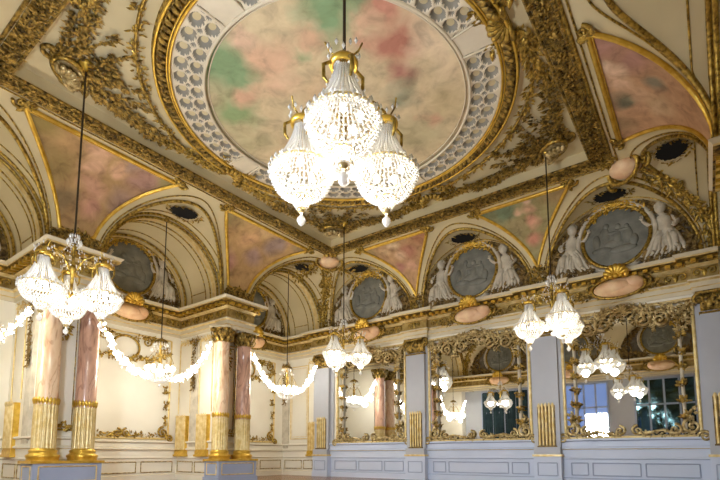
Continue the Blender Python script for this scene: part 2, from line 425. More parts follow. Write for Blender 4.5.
# panel mouldings in the dado
def rect(mb, c, T, w, z0, z1, r=.018, N=None, d=.04):
    T = Vector((T[0], T[1], 0)); c = Vector((c[0], c[1], 0))
    if N is not None: c = c+Vector((N[0], N[1], 0))*d
    q = [c-T*w/2+Vector((0, 0, z0)), c+T*w/2+Vector((0, 0, z0)), c+T*w/2+Vector((0, 0, z1)), c-T*w/2+Vector((0, 0, z1))]
    for a, b in zip(q, q[1:]+q[:1]): mb.tube([a, b], r, 5)
pm = MB()
def panels(x0, x1, ws, y=0):
    x = x0
    tot = sum(ws); g = .14; k = (x1-x0-g*(len(ws)+1))/tot; x = x0+g
    for w_ in ws: rect(pm, (x+w_*k/2, y), (1, 0), w_*k, .33, .72, .02, (0, -1)); x += w_*k+g
panels(.6, 4.5, [1.2, 1.2, .9]); panels(5.6, 9.55, [.45, 2, .5]); panels(10.65, 14.35, [.6, 1.6, 1.6]); pm1 = pm; pm = pm2 = MB(); panels(-2.6, -.5, [1, .5])
for y0, y1, n in ((-4.6, -.1, 3), (-10.35, -5.95, 3), (-16.2, -11.7, 3)):
    w_ = (y1-y0)/n
    for i in range(n): rect(pm, (XB, y0+w_*(i+.5)), (0, 1), w_-.2, .33, .72, .02, (1, 0))
for y in (-5.85, -11.6):
    for x, w_ in ((-2.0, 1), (-.95, .8)): rect(pm, (x, y), (1, 0), w_, .33, .72, .02, (0, -1))
pm = pm1; struct(pm2.build('trim_14', M['silv'])); struct(pm.build('trim_11', M['greyd']))

# ------------------------------------------------------------------ gilded lines on the vaults
def groin(mb, side, c, r, rad, k0=0, k1=48, lift=.0):
    pts = []
    for k in range(k0, k1+1):
        s = c+r*cos(PI*k/48); h = r*sin(PI*k/48)
        if h > H: continue
        a = cove_a(h); L = FR[side][3]
        if E*(1-cos(a)) > min(s, L-s)+.02: continue
        pts.append(cove(side, s, a, .02+lift))
    if len(pts) > 2: mb.tube(pts, rad, 6)
lines = MB()
for side in ('right', 'left', 'east'):
    for c in FR[side][4]:
        groin(lines, side, c, RB, .055); groin(lines, side, c, RB+.1, .022)
        for d, r, rad in ((.06, RB-.03, .05), (.35, RB-.01, .02)):
            lines.tube([P(side, c+r*cos(PI*k/40), d if d < .1 else min(d, E*(1-cos(cove_a(r*sin(PI*k/40))))), ZS+r*sin(PI*k/40)) for k in range(41)], rad, 6)
        if side != 'right':
            for d, r, rad in ((-.03, RR-.02, .05), (-.48, RR-.0, .035), (-2.08, RR-.03, .045), (-2.38, RR-.06, .03), (-2.62, RR-.06, .05), (-.85, RR+.05, .02), (-1.75, RR+.05, .02)):
                lines.tube([P(side, c+r*cos(PI*k/40), d, ZS+r*sin(PI*k/40)) for k in range(41)], rad, 6)
            for k in (2.2, 37.8):
                a = PI*k/40; lines.tube([P(side, c+(RR+.05)*cos(a), d, ZS+(RR+.05)*sin(a)) for d in (-.85, -1.75)], .02, 6)
for side in ('right', 'left', 'east'):
    L = FR[side][3]; a = math.radians(84); q = E*(1-cos(a))
    lines.tube([cove(side, q+(L-2*q)*k/30, a, .02) for k in range(31)], .045, 6); lines.tube([cove(side, q+(L-2*q)*k/30, a-.05, .02) for k in range(31)], .02, 6)
struct(lines.build('trim_12', M['gold']))
ar = MB()                                   # flat gilded bands of the arch soffits
for side in ('left', 'east'):
    for c in BY:
        for r, d0, d1 in ((RR-.01, -.14, -.36), (RR-.055, -2.2, -2.32)):
            ar.grid([[P(side, c+r*cos(PI*k/40), d, ZS+r*sin(PI*k/40)) for d in (d0, d1)] for k in range(41)])
struct(ar.build('trim_13', M['pgold']))

# ------------------------------------------------------------------ paintings on the cove between the vaults
def spandrel(side, i, rp, zmin, mat, label, atop=77):
    L = FR[side][3]; bays = FR[side][4]; c0, c1 = bays[i], bays[i+1]; at = math.radians(atop)
    hm = H*sin(at); s0 = c0+math.sqrt(max(0, rp*rp-hm*hm)); s1 = c1-math.sqrt(max(0, rp*rp-hm*hm))
    n = 44; lo = []
    for k in range(n+1):
        s = s0+(s1-s0)*k/n; h = max(zb(s, [c0, c1], rp), zmin); lo.append((s, min(at, cove_a(h))))
    g = MB(); g.grid([[cove(side, s, a+(at-a)*j/16, .025) for j in range(17)] for s, a in lo])
    mid = cove(side, (s0+s1)/2, math.radians(50))
    t = thing('spandrel_painting', label, 'painting', mid)
    g.build('canvas', mat, t, mid)
    f = MB(); f.tube([cove(side, s, a, .04) for s, a in lo], .055, 6)
    f.tube([cove(side, s0+(s1-s0)*k/20, at, .04) for k in range(21)], .055, 6)
    f.tube([cove(side, s, min(at, a+.035), .05) for s, a in lo], .018, 5)
    f.tube([cove(side, s0+(s1-s0)*k/20, at-.03, .05) for k in range(21)], .018, 5)
    f.build('frame', M['gilt'], t, mid)
    o, u, v = FR[side][:3]; U = Vector((u[0], u[1], 0)); V = Vector((v[0], v[1], 0))
    for s, q in ((s0, 1), (s1, -1)):
        cr = MB(); p = Vector(cove(side, s+q*.02, at, .06)); W = Vector(cove(side, s, at-.3, .06))-p; W.normalize(); nn = (V*.9+Vector((0, 0, -1))).normalized()
        cr.scroll(p-U*q*.12-W*.05, U*q, W, .16, 1.3, PI, -1, .045)
        cr.scroll(p+U*q*.12-W*.12, U*q, W, .12, 1.2, PI*.5, 1, .04)
        for k in range(3): cr.leaf(p, U*q*R_(-1, 1)+W*R_(-1, 1), nn, .25, .12, .3)
        cr.build('corner_scroll', M['gold'], t, mid)
    tip = MB(); s = (s0+s1)/2; a = cove_a(zmin if zmin > 0 else zb(s, [c0, c1], rp))
    pts = [cove(side, s, a*(1-k/6)+.02, .05) for k in range(7)]
    foliage(tip, pts, (V+Vector((0, 0, -.2))), 70 if side != 'left' else 230, .2 if side != 'left' else .3, .16 if side != 'left' else .62, .9, .2)
    for q in (-1, 1): tip.scroll(Vector(pts[1])+U*q*.15, U*q, Vector((0, 0, 1)), .15, 1.3, PI*.5, 1, .04)
    tip.build('pendant', M['goldd'], t, mid)
    return t
pz = cove('right', 5.1, math.radians(50))
def cv(side, sv, ad, r, col): p_ = cove(side, sv, math.radians(ad)); return (p_[0], p_[1], p_[2], r, col)
pnt_a = painting('fresco_rose_figure', (198, 162, 122), [cv('right', 3.9, 72, .5, (176, 156, 112)), cv('right', 6.2, 72, .6, (196, 146, 112)), cv('right', 5.4, 60, .5, (190, 136, 112)), cv('right', 5.0, 70, .3, (232, 210, 176)), cv('right', 5.05, 58, .3, (228, 196, 164)), cv('right', 5.25, 45, .35, (222, 178, 150)), cv('right', 4.5, 66, .3, (224, 196, 156)), cv('right', 4.8, 45, .3, (180, 130, 116))], 1.6, .5, .35, .35)
pnt_b = painting('fresco_green_figure', (166, 158, 112), [cv('right', 8.6, 72, .6, (136, 148, 112)), cv('right', 9.4, 70, .6, (128, 146, 116)), cv('right', 11.1, 72, .6, (172, 150, 106)), cv('right', 9.6, 55, .4, (176, 164, 122)), cv('right', 10.25, 74, .2, (236, 206, 180)), cv('right', 10.2, 66, .28, (230, 190, 160)), cv('right', 10.15, 54, .32, (220, 168, 142)), cv('right', 10.05, 40, .35, (206, 146, 122)), cv('right', 9.85, 66, .2, (224, 190, 156))], 1.6, .4, .35, .35)
pnt_c = painting('fresco_ochre_landscape', (186, 154, 106), [cv('left', 12.8, 72, .8, (146, 128, 70)), cv('left', 12.0, 50, .7, (160, 138, 86)), cv('left', 9.2, 74, .8, (150, 140, 92)), cv('left', 9.9, 66, .6, (176, 140, 128)), cv('left', 10.1, 45, .6, (176, 148, 130)), cv('left', 11.6, 30, .5, (140, 120, 84)), cv('left', 11.3, 72, .4, (218, 178, 146)), cv('left', 11.2, 60, .42, (222, 182, 150)), cv('left', 11.0, 45, .42, (214, 170, 142)), cv('left', 10.9, 32, .4, (206, 158, 134)), cv('left', 10.6, 66, .32, (224, 184, 152)), cv('left', 10.4, 74, .3, (176, 152, 144))], 1.3, .8, .35, .35)
pnt_d = painting('fresco_mauve_drapery', (198, 164, 112), [cv('left', 6.9, 74, .7, (152, 134, 86)), cv('left', 3.4, 76, .6, (164, 146, 112)), cv('left', 4.6, 66, .6, (172, 150, 140)), cv('left', 5.0, 45, .5, (180, 152, 140)), cv('left', 5.7, 60, .5, (222, 182, 136)), cv('left', 5.9, 35, .5, (198, 152, 132)), cv('left', 5.4, 74, .4, (224, 194, 146)), cv('left', 4.2, 76, .3, (214, 176, 146))], 1.3, .7, .35, .35)
pnt_e = painting('fresco_reclining_figure', (198, 160, 126), [cv('east', 6.9, 74, .7, (183, 140, 126)), cv('east', 6.3, 60, .5, (180, 138, 125)), cv('east', 4.0, 76, .6, (181, 154, 118)), cv('east', 4.9, 52, .5, (204, 175, 141)), cv('east', 5.0, 70, .4, (134, 133, 110)), cv('east', 5.6, 52, .3, (140, 135, 116)), cv('east', 6.2, 74, .25, (234, 212, 189)), cv('east', 6.0, 68, .3, (228, 200, 175)), cv('east', 5.6, 68, .34, (220, 188, 160)), cv('east', 5.2, 62, .32, (213, 178, 147)), cv('east', 4.7, 62, .3, (207, 170, 138))], 1.3, .5, .35, .35)
spandrel('right', 0, 2.52, 0, pnt_a, 'triangular rose-toned fresco over the pilaster between the first and second mirrors')
spandrel('right', 1, 2.52, 0, pnt_b, 'triangular fresco with a green ground and pale figure, crossed by a chandelier rod')
spandrel('left', 1, 2.5, .42, pnt_c, 'large ochre and rose fresco above the nearest pair of marble columns')
spandrel('left', 0, 2.5, .42, pnt_d, 'mauve and ochre fresco above the farther pair of marble columns')
spandrel('east', 0, 2.5, .42, pnt_e, 'reclining figure fresco in a gilded frame at the upper right')

# ------------------------------------------------------------------ ceiling medallion
cx, cy = 7.5, -8.15
md = thing('ceiling_medallion', 'great round ceiling medallion with a pale sky fresco and coffered ring', 'ceiling medallion', (cx, cy, ZC-.1))
pnt = painting('fresco_sky_dance', (226, 210, 172), [
    (6.29, -10.96, 9.5, 1.1, (140, 172, 128)), (5.5, -9.7, 9.5, .9, (148, 174, 124)), (8.9, -10.3, 9.5, .85, (140, 172, 128)), (9.6, -10.6, 9.5, .8, (140, 172, 128)), (6.6, -10.4, 9.5, .5, (140, 172, 128)),
    (7.2, -10.3, 9.5, .7, (232, 196, 164)), (6.9, -9.6, 9.5, .6, (234, 202, 170)), (6.1, -9.9, 9.5, .5, (224, 186, 156)), (8.2, -10.2, 9.5, .5, (230, 196, 164)), (7.6, -8.9, 9.5, .7, (226, 202, 164)), (7.3, -10.9, 9.5, .4, (236, 206, 178)),
    (4.9, -8.7, 9.5, .8, (202, 194, 154)), (5.6, -7.4, 9.5, 1.0, (222, 196, 160)), (8.6, -6.2, 9.5, 1.0, (206, 196, 156)),
    (9.75, -8.95, 9.5, .8, (196, 136, 116)), (9.3, -9.3, 9.5, .4, (226, 182, 154)), (9.3, -8.2, 9.5, .5, (190, 138, 122)), (9.9, -9.9, 9.5, .55, (214, 156, 134)), (9.4, -9.75, 9.5, .35, (228, 190, 160)), (10.4, -8.6, 9.5, .65, (242, 224, 192)), (10.3, -7.9, 9.5, .6, (236, 216, 182)),
    (9.0, -7.7, 9.5, .5, (166, 166, 138)), (9.8, -6.8, 9.5, .7, (214, 198, 156)), (9.2, -6.6, 9.5, .4, (220, 180, 150)), (7.8, -9.9, 9.5, .35, (140, 172, 122))], 1.1, 1.2, .27, .3)
d = MB(); rows = []
for r in (0.001, .8, 1.6, 2.4, 3.22): rows.append([(cx+r*cos(2*PI*k/96), cy+r*sin(2*PI*k/96), ZC-.02) for k in range(96)])
d.grid(rows, False, True); d.build('painting', pnt, md, md.location)
# coffered ring: two rows of oval hollows, with plain panels at the four axes
NR = 56; nth = NR*14; rows = []
rad = [3.2+(.72)*i/26 for i in range(27)]
def hollow(r, th):
    sec = th/(PI/2); q = abs(sec-round(sec))*(PI/2)
    if q < .085: return 0
    ph = (th*NR/(2*PI)) % 1-.5; arc = 2*PI*r/NR*ph; h = 0
    for rc, ra, aa in ((3.39, .135, .165), (3.72, .15, .175)):
        e = ((r-rc)/ra)**2+(arc/aa)**2
        if e < 1: h = max(h, .10*(1-e)**.6+.01)
    ph2 = ((th*NR/(2*PI)+.5) % 1)-.5; arc2 = 2*PI*r/NR*ph2
    if abs(r-3.555)/.07+abs(arc2)/.07 < 1: h = .05
    return h
for r in rad: rows.append([(cx+r*cos(2*PI*k/nth), cy+r*sin(2*PI*k/nth), ZC-.09+hollow(r, 2*PI*k/nth)) for k in range(nth)])
cf = MB(); cf.grid(rows, False, True)
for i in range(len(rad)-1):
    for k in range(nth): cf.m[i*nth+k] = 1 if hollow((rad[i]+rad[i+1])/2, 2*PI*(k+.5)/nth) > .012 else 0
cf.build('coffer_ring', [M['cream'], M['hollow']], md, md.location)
f1 = MB()
for r, t_, z in ((3.22, .035, ZC-.1), (3.12, .015, ZC-.04)): f1.tube([(cx+r*cos(2*PI*k/96), cy+r*sin(2*PI*k/96), z) for k in range(96)], t_, 6, True)
for q in range(4):
    for s in (-.09, .09):
        a = q*PI/2+s; f1.tube([(cx+r*cos(a), cy+r*sin(a), ZC-.1) for r in (3.25, 3.88)], .025, 5)
f1.build('plaster_fillet', M['cream'], md, md.location)
f2 = MB()
for r, t_ in ((3.95, .032), (4.01, .018), (4.27, .034)): f2.tube([(cx+r*cos(2*PI*k/128), cy+r*sin(2*PI*k/128), ZC-.12) for k in range(128)], t_, 6, True)
f2.build('gilded_fillet', M['gilt'], md, md.location)
f3 = MB(); n = 150
f3.grid([[(cx+r*cos(2*PI*k/96), cy+r*sin(2*PI*k/96), z) for k in range(96)] for r, z in ((4.0, ZC-.06), (4.28, ZC-.06), (4.33, ZC+.01))], False, True)
for k in range(n):
    a = 2*PI*k/n; u = Vector((cos(a), sin(a), 0)); t_ = Vector((-sin(a), cos(a), 0)); c = Vector((cx, cy, ZC-.09))+u*4.14
    f3.leaf(c-u*.12-t_*.06, u*.8+t_*.7, DN, .28, .13, .5); f3.ball(c+t_*.05, .05, 6, 4)
f3.build('leaf_ring', M['goldd'], md, md.location)

# gilded garlands looped round the medallion and bouquets in the corners of the flat ceiling
ZF = ZC-.03
def arc(a0, a1, r, n=40): return [(cx+r*cos(a0+(a1-a0)*i/n), cy+r*sin(a0+(a1-a0)*i/n), ZF) for i in range(n+1)]
for lab, q in (('thin gilded garland curving round the medallion at the left of the ceiling', 180), ('thin gilded garland curving round the far side of the medallion', 90),
               ('thin gilded garland curving round the right of the medallion', 0), ('thin gilded garland curving round the near side of the medallion', 270)):
    a0, a1 = math.radians(q+8), math.radians(q+82); g = MB(); r = 4.62
    pts = [Vector(p) for p in arc(a0, a1, r)]
    g.tube([p+Vector((0, 0, -.03)) for p in pts], .035, 6)
    for k in range(13):
        i = int(1+k*38/12); foliage(g, pts[max(0, i-2):i+2], DN, 15, .2, .13, .8, .15)
    t = thing('ceiling_garland', lab, 'garland', pts[20]); g.build('leaves', M['gold'], t, t.location)
for nm, px, py, ux, uy in (('long beam over the arcade', 3.05, cy, 0, 1), ('ceiling beam over the mirror wall', cx, -3.05, 1, 0), ('steep ceiling beam at the right', 11.95, cy, 0, 1), ('near ceiling beam', cx, -13.25, 1, 0)):
    b_ = MB(); U = Vector((ux, uy, 0)); V = (Vector((cx, cy, 0))-Vector((px, py, 0))).normalized(); c = Vector((px, py, ZF))
    shell(b_, c+V*.15, U, V, Vector(DN), .42, 9, .0, PI)
    for q in (-1, 1):
        b_.scroll(c+U*q*.55+V*.2, U*q, V, .28, 1.4, PI*.5, -1, .07); b_.scroll(c+U*q*.95, U*q, V, .2, 1.3, PI, 1, .05)
        foliage(b_, [c+U*q*.3-V*.05, c+U*q*.8+V*.12, c+U*q*1.5+V*.02, c+U*q*2.2-V*.1], DN, 130, .24, .2, .8, .12)
        foliage(b_, [c+U*q*.2+V*.5, c+U*q*.6+V*.62], DN, 30, .24, .15, .8, .12)
    t = thing('shell_ornament', 'gilded shell with leaf scrolls between the medallion and the '+nm, 'ornament', c)
    b_.build('shell_and_leaves', M['gold'], t, c)
for lab, sx, sy in (('gilded acanthus bouquet on the flat ceiling at its far corner', 1, 1), ('gilded acanthus bouquet with shell cartouche at the upper left of the ceiling', 1, -1),
                    ('gilded acanthus bouquet on the flat ceiling at its right corner', -1, 1), ('gilded acanthus bouquet on the flat ceiling at its near corner', -1, -1)):
    X0 = PX0+.26 if sx > 0 else PX1-.26; Y0 = PY0-.26 if sy > 0 else PY1+.26
    c = Vector((X0+sx*.95, Y0-sy*.95, ZF)); A = Vector((sx, 0, 0)); B = Vector((0, -sy, 0)); D = (A+B).normalized(); S = (A-B).normalized()
    t = thing('corner_bouquet', lab, 'ornament', c)
    g = MB()
    for U, W in ((A, B), (B, A)):
        o = Vector((X0, Y0, ZF))
        foliage(g, [o+U*.9+W*.5, o+U*1.6+W*.55, o+U*2.4+W*.38, o+U*3.3+W*.2], DN, 290, .25, .22, .9, .12)
        foliage(g, [o+U*1.3+W*.6, o+U*1.9+W*.85, o+U*2.4+W*1.0], DN, 40, .24, .1, .95, .08)
        g.tube([o+U*3.2+W*.2, o+U*3.9+W*.3, o+U*4.3+W*.24], .04, 6)
        g.scroll(o+U*.95+W*.35, U, W, .3, 1.4, 0, 1, .07)
    foliage(g, [c+D*.05, c+D*.35, c+D*.75], DN, 170, .26, .42, .9, .12)
    for q in (-.5, .5): foliage(g, [c+D*.6+S*q*.6, c+D*1.2+S*q*1.1], DN, 30, .24, .1, .95, .05)
    g.build('leaves', M['goldd'], t, c)
    k = MB(); ring = [c-D*.25+S*.42*cos(2*PI*i/32)+D*.3*sin(2*PI*i/32)+Vector((0, 0, -.1)) for i in range(32)]
    k.tube(ring, .06, 8, True); k.build('cartouche_rim', M['gold'], t, c)
    k = MB(); k.ball(c-D*.25+Vector((0, 0, -.05)), .36, 16, 8, 1.0, 1.0, .3); shell(k, c-D*.45+Vector((0, 0, -.12)), S, D, Vector(DN), .42, 9, .1*PI, .9*PI); k.build('cartouche_shield', M['silv'], t, c)

# corner garlands falling down the groins of the cove, with cartouches under the beams
def corner_drop(lab, sx, sy, lab2):
    X0 = 0 if sx > 0 else LX; Y0 = 0 if sy > 0 else -LY; pts = []
    for i in range(21):
        a = PI/2*(1-i/20)*.98; dd = E*(1-cos(a)); pts.append(Vector((X0+sx*(dd+.04), Y0-sy*(dd+.04), ZS+H*sin(a)-.03)))
    N = Vector((sx, -sy, -.7)).normalized()
    t = thing('corner_garland', lab, 'garland', pts[10]); g = MB()
    foliage(g, pts, lambda u: Vector((sx, -sy, -1.6*(1-u))), 330, .26, .24, .9, .2)
    for k in (4, 9, 14):
        S = Vector((sx, sy, 0)).normalized()
        for q in (-1, 1): g.scroll(pts[k]+S*q*.25+N*.05, S*q, Vector((0, 0, 1)), .17, 1.3, PI*.5, 1, .045)
    g.build('leaves', M['gold'], t, t.location)
    c = pts[3]+N*.12; t = thing('corner_cartouche', lab2, 'cartouche', c); k = MB(); S = Vector((sx, sy, 0)).normalized()
    k.ball(c, .42, 16, 10, 1, 1, .55); k.build('shield', M['pink'], t, c)
    k = MB(); W = N.cross(S)
    k.tube([c+S*.55*cos(2*PI*i/28)+W*.34*sin(2*PI*i/28)+N*.1 for i in range(28)], .06, 6, True); k.build('rim', M['gold'], t, c)
    for q in (-1, 1):
        k = MB(); k.scroll(c+S*q*.62+W*.1, S*q, W, .22, 1.4, PI*.5, -1, .06); foliage(k, [c+S*q*.4-W*.2, c+S*q*1.0-W*.45, c+S*q*1.4-W*.8], N, 40, .26, .16, .9, .1); k.build('side_scroll', M['gold'], t, c)
corner_drop('gilded garland falling down the far room corner, left of the first mirror vault', 1, 1, 'pink cartouche with gilded scrolls under the far corner of the ceiling beams')
corner_drop('dark gilded garland falling to the cornice at the right edge of the photo', -1, 1, 'orange-pink cartouche with gilded scrolls under the right corner of the beams')
corner_drop('gilded garland of the vault corner at the left edge of the photo', 1, -1, 'pink cartouche at the left edge under the corner of the beams')

# ------------------------------------------------------------------ vents
def vent_mb(r):
    v = MB(); rim = []
    n = 40
    for k in range(n):
        rr = r*(1+.22*random.random()*(k % 2)+R_(-.06, .06)); rim.append((cos(2*PI*k/n)*rr*1.25, sin(2*PI*k/n)*rr, 0))
    v.add(rim+[(0, 0, .0)], [(k, (k+1) % n, n) for k in range(n)]); return v
def vent(side, i, lab, d=.85):
    c = FR[side][4][i]; t = thing('vent_opening', lab, 'vent', P(side, c, d, ZS+RB-.075), FR[side][5])
    vent_mb(.35).build('soot_black_grille', M['black'], t)
    g = MB()
    foliage(g, [(.55*cos(a), .42*sin(a), -.02) for a in [2*PI*k/20 for k in range(21)]], DN, 46, .16, .06, .8, .1)
    g.build('leaf_surround', M['gold'], t)
    for q in (-1, 1): g = MB(); g.scroll((q*.75, 0, -.02), (q, 0, 0), (0, 1, 0), .14, 1.2, PI, 1, .03); g.build('side_scroll', M['gold'], t)
ordn = ['first', 'second', 'third']
for i in range(3): vent('right', i, 'black vent hole in the vault above the %s mirror from the far corner' % ordn[i])
vent('left', 0, 'black vent hole in the vault of the far arcade bay, left of the corner garland')
vent('left', 1, 'black vent hole in the vault of the middle arcade bay')
vent('left', 2, 'black vent hole in the vault of the nearest arcade bay')
vent('east', 0, 'black vent hole below the reclining figure fresco at the upper right')

# ------------------------------------------------------------------ lunette medallions with cherubs (local: x along the wall, -y out of the wall)
def skin_mesh(name, joints, edges, sub=2):
    me = bpy.data.meshes.new(name); me.from_pydata([j[:3] for j in joints], edges, [])
    ob = bpy.data.objects.new(name, me); C.objects.link(ob)
    sk = ob.modifiers.new('s', 'SKIN'); 
    for d_, j in zip(me.skin_vertices[0].data, joints): d_.radius = (j[3], j[3]*(j[4] if len(j) > 4 else 1))
    me.skin_vertices[0].data[0].use_root = True
    su = ob.modifiers.new('u', 'SUBSURF'); su.levels = sub; su.render_levels = sub
    dg = bpy.context.evaluated_depsgraph_get(); out = bpy.data.meshes.new_from_object(ob.evaluated_get(dg))
    bpy.data.objects.remove(ob); return out
J = [(0, 0, .62, .17, .85), (.02, -.03, .86, .18, .8), (.05, -.05, 1.06, .17, .75), (.08, -.09, 1.2, .075), (.1, -.16, 1.33, .12), (.11, -.18, 1.44, .12),
     (-.17, -.08, 1.08, .08), (-.34, -.16, .88, .065), (-.26, -.32, .72, .05), (-.22, -.38, .66, .045),
     (.24, -.05, 1.07, .08), (.40, -.12, .92, .065), (.55, -.2, 1.04, .05), (.60, -.24, 1.12, .045),
     (-.12, -.1, .52, .13), (-.22, -.34, .42, .11), (-.24, -.28, .12, .075), (-.26, -.38, .04, .05),
     (.12, -.08, .5, .13), (.24, -.28, .34, .11), (.34, -.2, .06, .075), (.38, -.3, -.02, .05)]
EJ = [(0, 1), (1, 2), (2, 3), (3, 4), (4, 5), (2, 6), (6, 7), (7, 8), (8, 9), (2, 10), (10, 11), (11, 12), (12, 13), (0, 14), (14, 15), (15, 16), (16, 17), (0, 18), (18, 19), (19, 20), (20, 21)]
me_ch = skin_mesh('body', J, EJ)
cb = MB(); cb.v = [tuple(v.co) for v in me_ch.vertices]; cb.f = [tuple(p.vertices) for p in me_ch.polygons]; cb.m = [0]*len(cb.f)
hd = (.105, -.19, 1.4)
cb.ball(hd, .17, 14, 10, .92, 1, 1.08); cb.ball((hd[0]-.01, hd[1]-.15, hd[2]-.02), .028, 6, 4)          # head and nose
for q in (-1, 1): cb.ball((hd[0]+q*.055, hd[1]-.135, hd[2]+.03), .022, 6, 4); cb.ball((hd[0]+q*.14, hd[1], hd[2]), .03, 6, 4, .5, 1, 1)
cb.ball((hd[0]-.005, hd[1]-.14, hd[2]-.075), .026, 6, 4, 1.5, .6, .6)
for hx, hy, hz, up in ((-.22, -.38, .66, 1), (.60, -.24, 1.12, 1)):                                      # hands: palm, four fingers and a thumb
    cb.ball((hx, hy, hz+.03), .045, 8, 5, 1, .6, 1.1)
    for k in range(4): cb.tube([(hx-.033+.022*k, hy, hz+.06), (hx-.036+.024*k, hy-.02, hz+.1), (hx-.036+.024*k, hy-.05, hz+.12)], [.012, .011, .008], 5)
    cb.tube([(hx+.04, hy, hz+.02), (hx+.07, hy-.03, hz+.05)], [.014, .01], 5)
cher = thing('stucco_cherub', 'x', 'sculpture', (0, 0, 0)); cb.build('body', M['stucco'], cher)
h = MB()
for k in range(60):
    a, b_ = R_(0, 2*PI), R_(.05, PI/2); h.ball((hd[0]+.15*cos(a)*cos(b_), hd[1]+.02+.15*sin(a)*cos(b_)*(1 if sin(a) > 0 else .75), hd[2]+.02+.16*sin(b_)), R_(.025, .045), 6, 4)
h.build('hair', M['stucco'], cher)
h = MB()
for k in range(9):                                                                                      # streaming drapery
    x = -.34+.085*k; h.tube([(x*.55, -.1-.1*sin(k), .66), (x*.9+.02, -.26-.05*cos(k*2), .4), (x*1.25+.03*sin(k), -.2, .1), (x*1.6+.1, -.16, -.22-.06*sin(k*1.7))], [.05, .07, .06, .025], 7)
h.build('drapery', M['stucco'], cher)
h = MB()
for k in range(6): h.leaf((.22, .02, 1.0+.03*k), (.8, .15, .55-.28*k), (0, -1, 0), .62-.05*k, .16, .15)
h.build('wing', M['stucco'], cher)
def med_proto():
    t = thing('medallion_relief', 'x', 'relief medallion'); Z = 1.06
    d_ = MB(); rows = []
    for r in (.001, .2, .4, .6, .8, .9): rows.append([(r*1.02*cos(2*PI*k/48), -.08-.05*(1-(r/.9)**2), Z+r*1.05*sin(2*PI*k/48)) for k in range(48)])
    d_.grid(rows, False, True); d_.build('oval_plaque', M['slate'], t)
    g = MB()                                           # faint figures modelled on the plaque
    rr = random.Random(3)
    for x0, z0, sx_, sz_ in ((-.3, .1, .16, .3), (-.25, .42, .09, .1), (.05, -.05, .14, .34), (.08, .34, .09, .1), (.35, .0, .15, .25), (.33, .28, .08, .09), (-.1, .15, .3, .06), (.25, .2, .22, .05), (-.4, -.35, .3, .1), (.2, -.42, .4, .12), (-.05, -.2, .3, .14), (.5, -.2, .14, .2), (-.55, -.05, .12, .25)):
        g.ball((x0, -.11, Z+z0), 1, 12, 8, sx_, .05, sz_)
    g.build('low_relief_figures', M['slate'], t)
    g = MB()
    g.tube([(.97*cos(2*PI*k/56), -.12, Z+1.0*sin(2*PI*k/56)) for k in range(56)], .06, 8, True); g.build('gilded_rim', M['gold'], t)
    g = MB()
    g.tube([(1.1*cos(2*PI*k/56), -.1, Z+1.11*sin(2*PI*k/56)) for k in range(56)], .075, 8, True); g.build('white_rim', M['stucco'], t)
    g = MB()
    foliage(g, [(1.02*cos(a), -.12, Z+1.06*sin(a)) for a in [PI*(.22+.56*k/20) for k in range(21)]], (0, -1, 0), 110, .2, .16, .8, .3)
    shell(g, (0, -.14, Z+.98), (1, 0, 0), (0, 0, 1), (0, -1, 0), .26, 7)
    g.build('fruit_garland', M['gilt'], t)
    return t
med = med_proto()
def lun_foliage():
    t = thing('lunette_foliage', 'x', 'relief foliage'); g = MB()
    for q in (-1, 1):
        foliage(g, [(q*2.0*cos(a), -.06, .1+2.0*sin(a)) for a in [.05+1.2*k/14 for k in range(15)]], (0, -1, 0), 230, .28, .2, .8, .2)
        foliage(g, [(q*.7, -.1, .1), (q*1.3, -.12, .12), (q*1.95, -.1, .15)], (0, -1, 0), 170, .3, .2, .8, .25)
        g.scroll((q*1.75, -.1, .55), (q, 0, 0), (0, 0, 1), .3, 1.5, PI*.5, 1, .06); g.scroll((q*1.15, -.1, 1.9), (q, 0, 0), (0, 0, 1), .24, 1.4, PI, -1, .05)
    g.build('leaves', M['bronze'], t); return t
lf = lun_foliage()
def backing(mat):
    t = thing('lunette_ground', 'x', 'relief ground'); return t
used = {'m': False, 'c': False, 'f': False}
def place(kind, root, lab, loc, rz, flip=False, grp=None):
    if not used[kind]:
        used[kind] = True; root.location = loc; root.rotation_euler = (0, 0, rz); root['label'] = lab
        if flip: root.scale = (-1, 1, 1)
        if grp: root['group'] = grp
        return root
    return dup(root, lab, loc, rz, grp, flip)
def lunette(side, i, out, name, cherubs=(1, 1), gmat='ground'):
    c = FR[side][4][i]; rz = FR[side][5]
    g = MB(); g.add([(0, -.012, 0)]+[(2.16*cos(PI*k/40) if out >= 0 else 2.05*cos(PI*k/40), -.012, (2.16 if out >= 0 else 2.05)*sin(PI*k/40)) for k in range(41)], [(0, k+1, k+2) for k in range(40)])
    loc = P(side, c, out, ZS)
    o = g.build('lunette_panel', M[gmat]); o.location = loc; o.rotation_euler = (0, 0, rz); tag(o, 'dark half-round panel behind the sculptures '+name, 'wall panel')
    place('f', lf, 'bronzed leaf relief edging the half-round panel '+name, loc, rz)
    place('m', med, 'oval grey relief medallion with gilded rim '+name, loc, rz)
    o_, u, v = FR[side][:3]
    for q, w_ in ((-1, 'left'), (1, 'right')):
        if cherubs[(q+1)//2]:
            lx = q*1.36
            dx = cos(rz)*lx; dy = sin(rz)*lx
            place('c', cher, 'white stucco cherub %s of the medallion %s' % (w_, name), (loc[0]+dx, loc[1]+dy, ZS+.22), rz, q > 0)
lunette('right', 0, 0, 'above the first mirror')
lunette('right', 1, 0, 'above the second mirror')
lunette('right', 2, 0, 'above the third, nearest mirror')
lunette('left', 0, XB, 'at the back of the far arcade bay')
lunette('left', 1, XB, 'at the back of the middle arcade bay')
lunette('left', 2, XB, 'at the back of the nearest arcade bay')
for i in range(3): lunette('near', i, .0, 'reflected in the %s mirror' % ordn[i], (0, 0))

